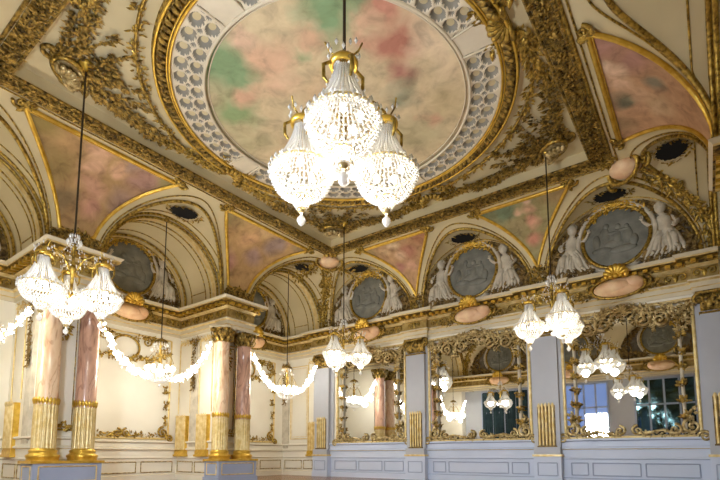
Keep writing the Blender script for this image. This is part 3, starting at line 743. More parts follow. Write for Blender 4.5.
# ------------------------------------------------------------------ frieze cartouches
def cart_proto():
    t = thing('frieze_cartouche', 'x', 'cartouche')
    g = MB(); g.ball((0, -.14, .22), .62, 24, 12, 1.15, .45, .5); g.ball((-.1, -.24, .24), .5, 20, 10, 1.05, .5, .42); g.ball((.42, -.2, .3), .3, 14, 8, 1, .7, .7); g.build('marble_shield', M['pink'], t)
    g = MB(); g.tube([(.76*cos(2*PI*k/32), -.2, .24+.34*sin(2*PI*k/32)) for k in range(32)], .05, 6, True); g.build('gilded_rim', M['gold'], t)
    for q in (-1, 1): g = MB(); g.scroll((q*.72, -.14, .28), (q, 0, 0), (0, 0, 1), .22, 1.5, PI*.6, -1, .05); foliage(g, [(q*.5, -.14, .05), (q*.9, -.12, .1), (q*1.25, -.1, .2)], (0, -1, 0), 40, .2, .12, .9, .1); g.build('side_scroll', M['goldd'], t)
    g = MB(); shell(g, (0, -.45, .52), (1, 0, 0), (0, 0, 1), (0, -1, 0), .36, 7, .1*PI, .9*PI, .2)
    for k in range(5): g.ball((-.28+.14*k, -.5, .52), .08, 8, 5)
    g.build('gilded_crest', M['gilt'], t); return t
cart = cart_proto(); used['k'] = False
for i in range(3): place('k', cart, 'pink cartouche with gilded crest on the cornice above the %s mirror' % ordn[i], (BX[i], -.05, 6.02), 0)
place('k', cart, 'pink marble cartouche on the cornice at the back of the far arcade bay', (XB+.05, -BY[0], 6.02), PI/2)
place('k', cart, 'pink marble cartouche on the cornice at the back of the middle arcade bay', (XB+.05, -BY[1], 6.02), PI/2)
for i in range(3): place('k', cart, 'pink cartouche on the cornice facing the mirrors, reflected in the %s mirror' % ordn[i], (BX[i], -LY+.05, 6.02), PI)

# ------------------------------------------------------------------ columns and pedestals
def col_proto(mat):
    t = thing('marble_column', 'x', 'column')
    g = MB(); g.lathe([(.38, 0), (.38, .07), (.40, .1), (.40, .15), (.34, .18), (.32, .22), (.34, .25), (.33, .29), (.29, .31), (.28, .34)], n=32); g.build('base', M['gilt'], t)
    g = MB(); g.lathe([(.30, .33), (.295, .36), (.29, 1.58), (.295, 1.6), (.28, 1.64)], n=160, flute=20, famp=.1); g.build('fluted_sleeve', M['pgold'], t)
    g = MB()
    for k in range(20):
        a = 2*PI*k/20; g.leaf((.272*cos(a), .272*sin(a), 1.52), (0, 0, 1), (cos(a), sin(a), 0), .2, .1, .25)
    g.build('sleeve_leaves', M['gilt'], t)
    g = MB(); g.lathe([(.275, 1.5), (.273, 2.4), (.262, 3.6), (.248, 4.3), (.268, 4.32), (.268, 4.36)], n=32); g.build('shaft', mat, t)
    g = MB(); g.lathe([(.27, 4.34), (.26, 4.5), (.3, 4.75), (.38, 4.85)], n=24)
    for row, (z, L, n_) in enumerate(((4.36, .3, 10), (4.5, .32, 10))):
        for k in range(n_):
            a = 2*PI*(k+.5*row)/n_; g.leaf((.27*cos(a), .27*sin(a), z), (cos(a)*.25, sin(a)*.25, 1), (cos(a), sin(a), 0), L, .17, .5)
    for k in range(4):
        a = PI/4+k*PI/2
        for q in (-.3, .3): g.scroll((.4*cos(a+q*.5), .4*sin(a+q*.5), 4.78), (cos(a), sin(a), 0), (0, 0, 1), .09, 1.3, PI, -1, .035)
    g.build('capital', M['goldd'], t)
    g = MB(); g.box(-.4, .4, -.4, .4, 4.86, 4.93); flat(g.build('abacus', M['paint'], t)); return t
c1 = col_proto(M['marble']); c2 = col_proto(M['marble2'])
PEDH = .83
COLS = [(c1, 'light pink marble column with gilded fluted foot, leftmost of the nearest pair', (0, -11.5)), (c2, 'violet-pink veined marble column with gilded foot, right of the nearest pair', (0, -10.5)),
        (c1, 'pink marble column with gilded foot, left of the farther pair', (0, -5.79)), (c2, 'darker pink marble column with gilded foot, right of the farther pair', (0, -4.76))]
fst = set()
for pr, lab, (x, y) in COLS:
    if pr.name in fst: dup(pr, lab, (x, y, PEDH), PI/2 if pr is c2 else .6)
    else: fst.add(pr.name); pr.location = (x, y, PEDH); pr['label'] = lab
def ped_proto():
    t = thing('column_pedestal', 'x', 'pedestal')
    g = MB(); g.box(-.36, .46, -.86, .86, 0, .78); g.box(-.4, .5, -.9, .9, 0, .2); flat(g.build('body', M['greyd'], t))
    g = MB(); g.box(-.4, .5, -.92, .92, .76, .83); flat(g.build('top_slab', M['gilt'], t))
    g = MB(); rect(g, (.46, 0), (0, 1), 1.44, .28, .68, .022, (1, 0), .0); rect(g, (.05, -.86), (1, 0), .56, .28, .68, .022, (0, -1), .0); g.build('panel_moulding', M['pgold'], t); return t
ped = ped_proto(); ped.location = (0, -11.02, 0); ped['label'] = 'blue-grey painted pedestal under the nearest pair of columns'
dup(ped, 'blue-grey painted pedestal under the farther pair of columns', (0, -5.29, 0))

# ------------------------------------------------------------------ pilasters (local: x along wall, -y out)
def flutes(mb, w_, z0, z1, n, y):
    st = w_/n
    for k in range(n):
        x = -w_/2+st*(k+.5); mb.tube([(x, y, z0+.04), (x, y, z1)], st*.33, 6)
        mb.leaf((x, y-.01, z1-.08), (0, 0, 1), (0, -1, 0), .18, st*.9, .2)
def pil_proto():
    t = thing('pilaster', 'x', 'pilaster')
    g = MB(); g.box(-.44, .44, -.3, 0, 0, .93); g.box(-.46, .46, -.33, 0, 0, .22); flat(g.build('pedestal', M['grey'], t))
    g = MB(); g.box(-.47, .47, -.34, 0, .93, 1.0); flat(g.build('gilded_cap', M['pgold'], t))
    g = MB(); rect(g, (0, -.3), (1, 0), .62, .3, .72, .02, (0, -1), 0.0); g.build('pedestal_moulding', M['greyd'], t)
    g = MB(); g.box(-.42, .42, -.31, 0, 1.0, 1.24); g.box(-.42, .42, -.2, 0, 1.24, 5.1); g.box(-.62, .62, -.06, 0, 1.5, 5.55); flat(g.build('shaft', M['pilg'], t))
    g = MB(); g.box(-.29, .29, -.21, -.1, 1.25, 2.64); g.box(-.31, .31, -.27, -.1, 1.24, 1.29); flat(g.build('sleeve_back', M['bronze'], t))
    g = MB(); flutes(g, .56, 1.26, 2.64, 5, -.23); g.build('fluted_sleeve', M['pgold'], t)
    g = MB(); g.box(-.44, .44, -.23, 0, 5.02, 5.08); g.box(-.5, .5, -.24, 0, 5.62, 5.7); g.box(-.4, .4, -.12, 0, 5.08, 5.62)
    for q in (-1, 1): g.scroll((q*.42, -.2, 5.48), (q, 0, 0), (0, 0, 1), .15, 1.5, PI*.5, -1, .05)
    for k in range(5): g.leaf((-.32+.16*k, -.14, 5.1), (0, -.15, 1), (0, -1, 0), .36, .17, .45)
    for k in range(4): g.leaf((-.24+.16*k, -.16, 5.24), (0, -.15, 1), (0, -1, 0), .32, .16, .45)
    shell(g, (0, -.2, 5.42), (1, 0, 0), (0, 0, 1), (0, -1, 0), .18, 5)
    g.build('capital', M['goldd'], t); return t
pil = pil_proto(); pil.location = (PIL[1], 0, 0); pil['label'] = 'grey pilaster with gilded fluted foot between the second and third mirrors, behind a chandelier'
dup(pil, 'grey pilaster with gilded fluted foot between the first and second mirrors', (PIL[2], 0, 0))
dup(pil, 'grey pilaster at the right edge beside the nearest mirror', (14.9, 0, 0))
dup(pil, 'pale pilaster in the far room corner, left of the first mirror', (.05, 0, 0))

# ------------------------------------------------------------------ wall mirrors
def mirror(w_, lab, cxm):
    t = thing('wall_mirror', lab, 'mirror', (cxm, 0, 0)); h = w_/2; z0, z1 = 1.53, 5.42
    g = MB(); g.box(-h, h, -.03, -.012, z0, z1); flat(g.build('mirror_glass', M['mirror'], t))
    g = MB()
    for x in (-h, h): g.tube([(x, -.06, z0), (x, -.06, z1+.15)], .05, 8)
    g.tube([(-h, -.06, z0), (h, -.06, z0)], .045, 8); g.tube([(-h, -.06, z1+.15), (h, -.06, z1+.15)], .04, 8)
    g.build('outer_frame', M['pgold'], t)
    hi = h-.36
    for q in (-1, 1):
        g = MB(); g.tube([(q*hi, -.09, z0+.1), (q*hi, -.09, z1-.35)], .045, 8); po = g.build('inner_post', M['stucco'], t)
        for k in range(7):
            g = MB(); z = z0+.5+k*.48; foliage(g, [(q*hi, -.12, z), (q*hi, -.12, z+.16)], (0, -1, 0), 26, .17, .1, .8, .2); g.build('leaf_wrap', M['goldd'], po)
    for q in (-1, 1):
        g = MB()
        g.scroll((q*(h-.2), -.1, z0+.28), (q, 0, 0), (0, 0, 1), .24, 1.5, PI*.5, 1, .055); g.scroll((q*(h-.62), -.1, z0+.2), (-q, 0, 0), (0, 0, 1), .17, 1.4, PI*.5, 1, .045)
        g.scroll((q*(h+.08), -.12, z0-.02), (q, 0, 0), (0, 0, 1), .17, 1.4, PI, -1, .05)
        g.tube([(q*(h-.7), -.1, z0+.1), (q*(h*.5), -.1, z0+.2), (q*h*.22, -.1, z0+.1)], .04, 6)
        foliage(g, [(q*h*.95, -.1, z0+.1), (q*h*.6, -.1, z0+.11), (q*h*.1, -.1, z0+.08)], (0, -1, 0), 80, .15, .07, .8, .1)
        g.scroll((q*.24, -.1, z0+.2), (q, 0, 0), (0, 0, 1), .16, 1.4, PI*.5, 1, .04)
        foliage(g, [(q*(h-.2), -.1, z0+.3), (q*(h-.22), -.1, z0+.8)], (0, -1, 0), 26, .18, .12, .8, .1)
        g.build('bottom_scrollwork', M['silv'], t)
    g = MB()
    for q in (-1, 1):
        a_ = [(q*hi, -.1, z1-.4), (q*(hi-.25), -.12, z1-.02), (q*(hi-.75), -.14, z1-.12), (q*(hi*.42), -.14, z1+.02), (q*.3, -.14, z1+.1)]
        g.tube(a_, .05, 6); foliage(g, a_, (0, -1, 0), 120, .2, .15, .8, .15)
        g.scroll((q*(hi-.45), -.13, z1-.35), (q, 0, 0), (0, 0, 1), .24, 1.5, PI*.5, -1, .055); g.scroll((q*.55, -.13, z1-.28), (q, 0, 0), (0, 0, 1), .26, 1.5, PI*.5, -1, .055)
        foliage(g, [(q*h*.98, -.08, z1+.1), (q*h*.9, -.1, z1-.2), (q*hi, -.1, z1-.8)], (0, -1, 0), 90, .2, .14, .8, .12)
        foliage(g, [(q*.75, -.1, z1-.2), (q*.85, -.1, z1-.6)], (0, -1, 0), 30, .17, .08, .8, .3)
        g.tube([(q*h, -.07, z1+.1), (q*h*.5, -.07, z1+.12), (0, -.07, z1+.2)], .04, 6)
    g.tube([(.62*cos(a), -.14, z1-.35+.5*sin(a)) for a in [PI*k/20 for k in range(21)]], .05, 6)
    shell(g, (0, -.14, z1-.02), (1, 0, 0), (0, 0, 1), (0, -1, 0), .3, 9, 0, PI)
    foliage(g, [(-.5, -.12, z1-.3), (0, -.14, z1-.12), (.5, -.12, z1-.3)], (0, -1, 0), 60, .18, .12, .8, .2)
    g.build('crest', M['silv'], t); return t
mirror(3.62, 'tall gilt-framed mirror nearest the far corner, reflecting a marble column', 2.69)
mirror(3.94, 'gilt-framed mirror in the middle of the wall, reflecting a light garland and dark doors', 7.59)
mirror(3.64, 'nearest gilt-framed mirror reflecting a blue window and a row of chandeliers', 12.49)

# ------------------------------------------------------------------ gilded panel frames and fluted panels in the bays
def panel_proto():
    t = thing('panel_frame', 'x', 'wall panel'); h = 1.82; z0, z1 = 1.6, 5.15
    g = MB()
    for x in (-h, h): g.tube([(x, -.03, z0), (x, -.03, z1+.35)], .04, 6)
    g.tube([(-h, -.03, z0), (h, -.03, z0)], .04, 6); g.tube([(-h, -.03, z1+.35), (h, -.03, z1+.35)], .03, 6); g.build('moulding', M['pgold'], t)
    for q in (-1, 1):
        g = MB(); g.scroll((q*(h-.22), -.05, z0+.25), (q, 0, 0), (0, 0, 1), .22, 1.5, PI*.5, 1, .05); g.scroll((q*(h+.05), -.07, z0), (q, 0, 0), (0, 0, 1), .16, 1.4, PI, -1, .045)
        foliage(g, [(q*h*.95, -.05, z0+.16), (q*.6, -.05, z0+.14), (q*.1, -.05, z0+.12)], (0, -1, 0), 60, .18, .08, .8, .1)
        g.build('corner_scrollwork', M['gold'], t)
        for k in range(4):
            g2 = MB(); foliage(g2, [(q*(h-.15), -.05, z0+.5+k*.62), (q*(h-.15), -.05, z0+.8+k*.62)], (0, -1, 0), 18, .2, .1, .8, .1); g2.build('leaf_spray', M['gold'], t)
    g = MB(); g.scroll((-.16, -.05, z0+.18), (-1, 0, 0), (0, 0, 1), .17, 1.4, PI*.5, 1, .04); g.scroll((.16, -.05, z0+.18), (1, 0, 0), (0, 0, 1), .17, 1.4, PI*.5, 1, .04)
    g.build('centre_scroll', M['gold'], t)
    g = MB()
    g.tube([(.5*cos(2*PI*k/32), -.06, z1-.2+.42*sin(2*PI*k/32)) for k in range(32)], .045, 6, True)
    for q in (-1, 1):
        foliage(g, [(q*.4, -.06, z1-.55), (q*.9, -.06, z1-.62), (q*1.4, -.06, z1-.35), (q*1.7, -.06, z1-.1)], (0, -1, 0), 100, .19, .1, .8, .15)
        g.scroll((q*1.45, -.06, z1+.1), (q, 0, 0), (0, 0, 1), .24, 1.5, PI*.5, -1, .045); g.scroll((q*.8, -.06, z1+.12), (q, 0, 0), (0, 0, 1), .2, 1.4, PI*.5, -1, .04)
        foliage(g, [(q*.3, -.06, z1+.22), (q*.9, -.06, z1+.25), (q*1.6, -.06, z1+.22)], (0, -1, 0), 60, .18, .1, .8, .1)
    foliage(g, [(-.4, -.08, z1-.58), (0, -.1, z1-.68), (.4, -.08, z1-.58)], (0, -1, 0), 50, .18, .1, .8, .2)
    g.build('crest', M['gold'], t); return t
pan = panel_proto(); pan.location = (XB, -8.1, 0); pan.rotation_euler = (0, 0, PI/2); pan['label'] = 'white wall panel with gilded scroll frame behind the middle light garland'
dup(pan, 'white wall panel with gilded scroll frame at the back of the far arcade bay', (XB, -2.5, 0), PI/2)
dup(pan, 'white wall panel with gilded scroll frame at the left edge behind the first columns', (XB, -13.9, 0), PI/2)
def flute_proto(w_, n):
    t = thing('fluted_panel', 'x', 'wall panel')
    g = MB(); g.box(-w_/2, w_/2, -.15, 0, 1.14, 2.5); flat(g.build('back_board', M['gilt'], t))
    g = MB(); g.box(-w_/2-.06, w_/2+.06, -.2, 0, .92, 1.0); g.box(-w_/2-.02, w_/2+.02, -.17, 0, 1.0, 1.14); flat(g.build('base_block', M['gilt'], t))
    g = MB(); flutes(g, w_, 1.14, 2.46, n, -.16); g.build('flutes', M['pgold'], t)
    for q in (-1, 1): g = MB(); g.tube([(q*(w_/2+.06), -.03, 2.6), (q*(w_/2+.06), -.03, 5.45)], .022, 5); g.build('edge_moulding', M['pgold'], t)
    g = MB(); foliage(g, [(-w_/2, -.04, 5.5), (0, -.06, 5.35), (w_/2, -.04, 5.5)], (0, -1, 0), 30, .2, .12, .8, .2); g.build('leaf_crest', M['pgold'], t); return t
fp = flute_proto(.66, 6); fp.location = (-2.2, -5.85, 0); fp['label'] = 'gilded fluted panel in the inner corner of the middle bay'
dup(fp, 'gilded fluted panel just left of the farther pair of columns', (-.85, -5.85, 0))
dup(fp, 'gilded fluted panel at the left edge of the photo', (-1.9, -11.6, 0))
dup(fp, 'gilded fluted panel on the side wall of the far bay, beside the room corner', (-.55, -.0, 0))
def strip_proto():
    t = thing('wall_strip', 'x', 'pilaster'); g = MB(); g.box(-.22, .22, -.09, 0, 1.3, 5.5); flat(g.build('shaft', M['stucco'], t))
    g = MB()
    foliage(g, [(0, -.1, 5.45), (0, -.1, 4.2), (0, -.1, 3.5)], (0, -1, 0), 90, .2, .1, .9, .25); g.build('hanging_garland', M['bronze'], t)
    g = MB()
    foliage(g, [(-.25, -.1, 5.4), (.25, -.1, 5.4)], (0, -1, 0), 30, .22, .14, .5, .2); g.build('capital', M['gold'], t); return t
sp = strip_proto(); sp.location = (-1.5, -5.85, 0); sp['label'] = 'narrow pale pilaster with hanging leaf garland between two gilded fluted panels'
dup(sp, 'narrow pale pilaster beside the leftmost marble column', (-.85, -11.6, 0))
dup(sp, 'narrow pale pilaster in the inner corner of the far bay', (-2.45, 0, 0))
for y_, lab in ((-5.28, 'slim gilded panel moulding on the pier behind the farther pair of columns'), (-11.02, 'slim gilded panel moulding on the pier behind the nearest pair of columns')):
    g = MB(); rect(g, (-.35, y_), (0, 1), .78, 1.7, 5.2, .03, (1, 0), .02); rect(g, (-.35, y_), (0, 1), .62, 1.8, 5.1, .014, (1, 0), .02)
    foliage(g, [(-.32, y_, 5.15), (-.32, y_, 4.3)], (1, 0, 0), 60, .2, .14, .9, .2); foliage(g, [(-.32, y_-.3, 1.8), (-.32, y_+.3, 1.8)], (1, 0, 0), 30, .18, .1, .9, .2)
    tag(g.build('pier_panel', M['gold'], None, (-.33, y_, 3.4)), lab, 'wall panel', 'pier panels behind the columns')
g = MB(); rect(g, (-1.55, 0), (1, 0), 1.15, 1.75, 5.3, .025, (0, -1), .02); rect(g, (-1.55, 0), (1, 0), .98, 1.85, 5.2, .012, (0, -1), .02)
tag(g.build('panel_moulding', M['pgold'], None, (-1.55, 0, 3.5)), 'slim gilded rectangle framing the side wall of the far bay', 'wall panel')

# ------------------------------------------------------------------ chandeliers
def lamp_parts(parent):
    cr = MB(); cr.lathe([(.115, .0), (.13, .03), (.15, .03), (.16, .0), (.15, -.035), (.12, -.04), (.105, -.02), (.115, 0)], n=24); lampo = cr.build('basket_lamp', M['gilt'], parent)
    for q in range(4):
        a = q*PI/2+.4; cr = MB(); cr.tube([(.15*cos(a), .15*sin(a), -.02), (.23*cos(a), .23*sin(a), -.08), (.225*cos(a), .225*sin(a), -.22), (.18*cos(a), .18*sin(a), -.27)], [.018, .022, .022, .014], 6); cr.build('ear_handle', M['gold'], lampo)
    s_ = MB(); n = 30
    for k in range(n):
        a = 2*PI*k/n
        for j in range(24):
            t = j/23; r = .10+.245*t**1.5; s_.octa((r*cos(a), r*sin(a), -.07-.545*t), .0135+.006*t, .024)
    s_.build('bead_tent', M['crystal'], lampo)
    s_ = MB(); s_.tube([(.375*cos(2*PI*k/32), .375*sin(2*PI*k/32), -.635) for k in range(32)], .018, 6, True); s_.build('wide_ring', M['pgold'], lampo)
    s_ = MB(); s_.tube([(.125*cos(2*PI*k/20), .125*sin(2*PI*k/20), -1.0) for k in range(20)], .012, 6, True); s_.build('narrow_ring', M['pgold'], lampo)
    s_ = MB(); n = 42
    for j in range(12):
        t = j/11; a2 = t*1.25; r = .385*cos(a2)**.75; z = -.655-.36*sin(a2)
        nn = max(14, int(n*(r/.385)))
        for k in range(nn):
            a = 2*PI*(k+.5*(j % 2))/nn; s_.octa((r*cos(a), r*sin(a), z), .0225, .02)
    for j in range(5):
        r = .14-.02*j; z = -1.0-.034*j
        for k in range(14): a = 2*PI*(k+.5*(j % 2))/14; s_.octa((r*cos(a), r*sin(a), z), .02, .022)
    s_.build('bead_bowl', M['crystal'], lampo)
    s_ = MB()
    for k in range(24):
        a = 2*PI*k/24; s_.octa((.40*cos(a), .40*sin(a), -.62), .022, .045); s_.octa((.41*cos(a+.13), .41*sin(a+.13), -.69), .018, .045); s_.octa((.36*cos(a+.07), .36*sin(a+.07), -.58), .018, .03)
    s_.build('hanging_drops', M['crystal'], lampo)
    s_ = MB(); s_.lathe([(.05, -1.135), (.055, -1.15), (.05, -1.18), (.02, -1.2)], n=12); s_.build('finial_cup', M['silv'], lampo)
    s_ = MB(); s_.lathe([(.012, -1.2), (.015, -1.23), (.05, -1.27), (.055, -1.3), (.03, -1.35), (.002, -1.37)], n=12); s_.build('finial_drop', M['crystal'], lampo)
    for q in range(5):
        a = 2*PI*q/5; s_ = MB(); s_.ball((.19*cos(a), .19*sin(a), -.64), .04, 8, 6, 1, 1, 1.5); s_.build('bulb', M['bulb'], lampo)
    return lampo
R0 = .61
RL = 9.57-4.96                               # rod length from the ceiling to the lamp crowns
def chandelier():
    t = thing('chandelier', 'x', 'chandelier')
    g = MB(); g.tube([(0, 0, -.02), (0, 0, -RL+.25)], .02, 8); g.build('rod', M['iron'], t)
    g = MB(); g.lathe([(.02, 0), (.16, -.01), (.14, -.06), (.04, -.14), (.03, -.2)], n=20); g.build('ceiling_rose', M['gilt'], t)
    g = MB(); g.lathe([(.02, -RL+.5), (.05, -RL+.46), (.06, -RL+.4), (.03, -RL+.32), (.025, -RL+.1), (.05, -RL), (.07, -RL-.12), (.04, -RL-.2), (.025, -RL-.55), (.05, -RL-.62), (.03, -RL-.7), (.015, -RL-.78)], n=20); g.build('hub', M['gold'], t)
    g = MB()
    for k in range(12): a = 2*PI*k/12; g.octa((.13*cos(a), .13*sin(a), -RL+.5), .03, .07); g.octa((.09*cos(a), .09*sin(a), -RL+.62), .02, .06)
    for k in range(14): a = 2*PI*k/14; g.octa((.16*cos(a), .16*sin(a), -RL-.62), .03, .05); g.octa((.1*cos(a), .1*sin(a), -RL-.8), .03, .05)
    for k in range(9):
        a = 2*PI*k/9
        for j in range(9): r = .04+.3*sin(PI*j/8)*(.4+.6*j/8); g.octa((r*cos(a), r*sin(a), -RL+.48-.075*j), .016, .026)
    g.ball((0, 0, -RL-.95), .07, 10, 7); g.build('crystal_drops', M['crystal'], t)
    for k in range(5):
        a = 2*PI*k/5; g = MB(); g.ball((.2*cos(a), .2*sin(a), -RL-.78), .06, 8, 6); g.build('centre_bulb', M['bulb'], t)
    l0 = None
    for k in range(3):
        a = 2*PI*k/3; D = Vector((cos(a), sin(a), 0)); g = MB()
        g.tube([D*.08+Vector((0, 0, -RL-.12)), D*.2+Vector((0, 0, -RL+.12)), D*.42+Vector((0, 0, -RL+.22)), D*.6+Vector((0, 0, -RL+.16)), D*R0+Vector((0, 0, -RL+.04))], [.018, .024, .024, .022, .018], 8)
        g.scroll(D*.36+Vector((0, 0, -RL+.04)), D, Vector((0, 0, 1)), .12, 1.4, PI*.5, -1, .018)
        S = Vector((-sin(a), cos(a), 0))
        for q in (-1, 1): g.tube([D*R0+Vector((0, 0, -RL+.02)), D*(R0+.03)+S*q*.16+Vector((0, 0, -RL+.14)), D*(R0+.02)+S*q*.2+Vector((0, 0, -RL+.24))], .011, 5)
        g.build('arm', M['gold'], t)
        cb_ = MB()
        for q in range(14): b_ = 2*PI*q/14; cb_.octa((D.x*R0+.17*cos(b_), D.y*R0+.17*sin(b_), -RL+.07+.06*(q % 3)), .02, .045)
        cb_.build('crown_crystals', M['crystal'], t)
        if l0 is None: l0 = lamp_parts(t); l0.location = D*R0+Vector((0, 0, -RL))
        else:
            c_ = copy_tree(l0, t); c_.location = D*R0+Vector((0, 0, -RL))
    return t
LAMPW = 62
def lamp_light(p, e, r=.16, col=(1, .95, .83)):
    l = bpy.data.lights.new('lamp_glow', 'POINT'); l.energy = e; l.color = col; l.shadow_soft_size = r
    o = bpy.data.objects.new('lamp_glow', l); C.objects.link(o); o.location = p; return o
ch = chandelier()
CH = [('large three-basket crystal chandelier hanging in the foreground below the medallion', (11.19, -12.55), -52),
      ('three-basket crystal chandelier at the left in front of the marble columns', (3.95, -12.6), -76),
      ('three-basket crystal chandelier in front of the pilaster between the second and third mirrors', (11.28, -3.6), -54),
      ('smallest three-basket crystal chandelier in front of the far room corner', (4.1, -3.65), -84)]
for i, (lab, (x, y), a) in enumerate(CH):
    loc = (x, y, ZC-.03)
    o = ch if i == 0 else copy_tree(ch)
    o.location = loc; o.rotation_euler = (0, 0, math.radians(a)); o['label'] = lab; up = 0
    if i == 1:                                     # the first keeps a shorter hanger than its copies
        up = .22
        for c_ in ch.children:
            if not c_.name.startswith(('rod', 'ceiling_rose')): c_.location.z += up
    for k in range(3):
        b_ = math.radians(a+120*k); lamp_light((x+R0*cos(b_), y+R0*sin(b_), ZC-.03-RL-.74), LAMPW, .15)

# small chandeliers and light garlands of the arcade bays
MZ = 9.02-4.55
def mini():
    t = thing('small_chandelier', 'x', 'chandelier')
    g = MB(); g.tube([(0, 0, 0), (0, 0, -MZ)], .018, 6); g.build('rod', M['iron'], t)
    g = MB(); g.lathe([(.02, .02), (.09, 0), (.06, -.06), (.02, -.1)], n=14); g.build('ceiling_rose', M['goldd'], t)
    g = MB(); g.lathe([(.02, -MZ+.3), (.2, -MZ+.2), (.22, -MZ+.12), (.06, -MZ+.1), (.04, -MZ-.3), (.06, -MZ-.5), (.03, -MZ-.7)], n=18); g.build('stem', M['goldd'], t)
    g = MB()
    for k in range(16): a = 2*PI*k/16; g.octa((.22*cos(a), .22*sin(a), -MZ+.08), .03, .08); g.octa((.3*cos(a), .3*sin(a), -MZ-.1), .025, .06)
    for j in range(6):
        r = .42*cos(j*.24); z = -MZ-.88-.3*sin(j*.26)
        for k in range(22): a = 2*PI*k/22; g.octa((r*cos(a), r*sin(a), z), .03, .032)
    g.ball((0, 0, -MZ-1.3), .05, 8, 6); g.build('crystal_bowl', M['crystal'], t)
    g = MB()
    for k in range(6):
        a = 2*PI*k/6; g.tube([(.04*cos(a), .04*sin(a), -MZ-.3), (.2*cos(a), .2*sin(a), -MZ-.15), (.34*cos(a), .34*sin(a), -MZ-.35), (.42*cos(a), .42*sin(a), -MZ-.55)], .01, 5)
    g.build('arm_ring', M['goldd'], t)
    for k in range(12):
        a = 2*PI*k/12; g = MB(); g.ball((.42*cos(a), .42*sin(a), -MZ-.72), .06, 8, 6, 1, 1, 1.3); g.build('bulb', M['bulb'], t)
    g = MB(); g.ball((0, 0, -MZ-.85), .14, 10, 7); g.build('centre_bulb', M['bulb'], t); return t
mn = mini()
for i, lab in enumerate(('small crystal chandelier joined to the light garlands of the far bay', 'small crystal chandelier joined to the light garlands of the middle bay', 'small crystal chandelier joined to the light garlands of the nearest bay')):
    loc = (0, -BY[i]-.1 if i else -2.42, 9.02)
    o = mn if i == 0 else copy_tree(mn); o.location = loc; o['label'] = lab
    lamp_light((loc[0], loc[1], 9.02-MZ-.72), 75, .15)
def garland(lab, a, b, sag, lit=True):
    a, b = Vector(a), Vector(b); t = thing('light_garland', lab, 'light garland', a); pts = []
    for i in range(61):
        u = i/60; pts.append(Vector((a.x+(b.x-a.x)*u, a.y+(b.y-a.y)*u, a.z+(b.z-a.z)*(1-(1-u)**2.2 if sag else u))))
    g = MB(); g.tube(pts, .014, 5); g.build('cable', M['pgold'], t, a)
    g = MB()
    for i in range(150):
        p = pts[random.randrange(1, 60)]; q = p+Vector((R_(-.09, .09), R_(-.12, .12), R_(-.15, .10))); g.octa(q, .024, .04)
    o = g.build('crystal_leaves', M['crystal'], t, a); o['kind'] = 'stuff'
    g = MB()
    for i in range(130): p = pts[random.randrange(1, 60)]; g.ball((p.x+R_(-.07, .07), p.y+R_(-.09, .09), p.z+R_(-.10, .07)), .03, 6, 4)
    o = g.build('bulbs', M['glow'], t, a); o['kind'] = 'stuff'
    for i in (24, 42) if lit else (): lamp_light(pts[i]+Vector((.1, 0, -.2)), 34, .15)
garland('glowing crystal garland from the right near column to the middle small chandelier', (0, -10.2, 4.95), (0, -8.6, 3.55), True)
garland('glowing crystal garland from the middle small chandelier to the farther columns', (0, -6.3, 5.1), (0, -7.9, 3.55), True)
garland('glowing crystal garland from the farther columns to the far small chandelier', (0, -4.35, 5.05), (0, -2.75, 3.72), True)
garland('glowing crystal garland from the far small chandelier to the room corner', (0, -.55, 5.1), (0, -2.1, 3.72), True, False)
garland('glowing crystal garland at the left edge hung from the leftmost column', (0, -12.0, 5.0), (0, -13.7, 3.55), True)
garland('glowing crystal garland of the nearest bay beyond the left edge', (0, -16.1, 5.0), (0, -14.5, 3.55), True)

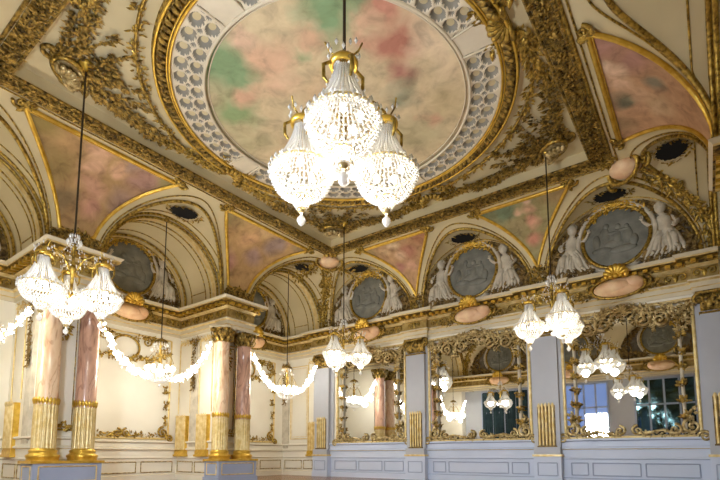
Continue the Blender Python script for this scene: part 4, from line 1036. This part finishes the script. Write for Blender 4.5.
# ------------------------------------------------------------------ the wall behind the camera (seen in the mirrors)
def bay_glazing(name, x0, x1, z1, pane, lab=None):
    w = bpy.data.objects.new(name, None); C.objects.link(w); w.location = ((x0+x1)/2, -16.95, 0); struct(w); o = w.location
    g = MB(); g.box(x0, x1, -16.94, -16.92, .1, z1); flat(g.build('pane', pane, w, o))
    g = MB()
    n = 4
    for k in range(n+1): x = x0+(x1-x0)*k/n; g.box(x-.05, x+.05, -16.93, -16.86, .1, z1)
    for z in (.1, z1*.72, z1): g.box(x0, x1, -16.93, -16.86, z-.05, z+.05)
    flat(g.build('glazing_bars', M['greyd'], w, o)); return w
M['teal'] = plain('teal_curtain', (52, 78, 84), (38, 60, 68), .8, 2)
bay_glazing('window_1', 1.0, 4.4, 5.6, M['glass'])
for i_, (x0, lab) in enumerate(((1.05, 'teal curtain reflected in the middle mirror, left half'), (2.75, 'teal curtain reflected in the middle mirror, right half'))):
    g = MB(); g.grid([[(x0+1.6*k/48, -16.8+.06*sin(k*1.3)+.03*sin(k*.47), z) for z in (.05, 2, 4, 5.5)] for k in range(49)])
    tag(g.build('curtain', M['teal'], None, (x0+.8, -16.8, 0)), lab, 'curtain', 'curtains reflected in the mirror')
bay_glazing('window_2', 6.6, 9.4, 5.6, M['skyb'])
bay_glazing('window_3', 10.9, 14.0, 5.6, M['glass'])
g = MB(); g.box(8.0, 9.3, -16.91, -16.90, 2.1, 3.6); w = flat(g.build('window_4', M['sky'])); struct(w)
# ------------------------------------------------------------------ light, camera, view
def area(name, loc, rot, sx, sy, e, col):
    l = bpy.data.lights.new(name, 'AREA'); l.shape = 'RECTANGLE'; l.size = sx; l.size_y = sy; l.energy = e; l.color = col
    o = bpy.data.objects.new(name, l); C.objects.link(o); o.location = loc; o.rotation_euler = rot; return o
wd = bpy.data.worlds.new('World'); SC.world = wd; wd.use_nodes = True
wd.node_tree.nodes['Background'].inputs[0].default_value = (.5, .55, .65, 1); wd.node_tree.nodes['Background'].inputs[1].default_value = .3
cam = bpy.data.cameras.new('camera'); co = bpy.data.objects.new('camera', cam); C.objects.link(co); SC.camera = co
f, y0, pitch, yaw = 471.05, 404.2, .1062, 2.2085
cam.sensor_width = 36; cam.sensor_fit = 'HORIZONTAL'; cam.lens = f/720*36; cam.shift_y = (y0-240)/720; cam.clip_start = .05
co.location = (14.485, -16.673, 1.0); co.rotation_euler = (PI/2+pitch, 0, yaw-PI/2)
SC.view_settings.view_transform = 'Standard'; SC.view_settings.look = 'None'; SC.view_settings.exposure = .14; SC.view_settings.gamma = 1
SC.view_settings.use_curve_mapping = False
SC.cycles.max_bounces = 8; SC.cycles.diffuse_bounces = 5; SC.cycles.glossy_bounces = 6
SC.cycles.sample_clamp_indirect = 4
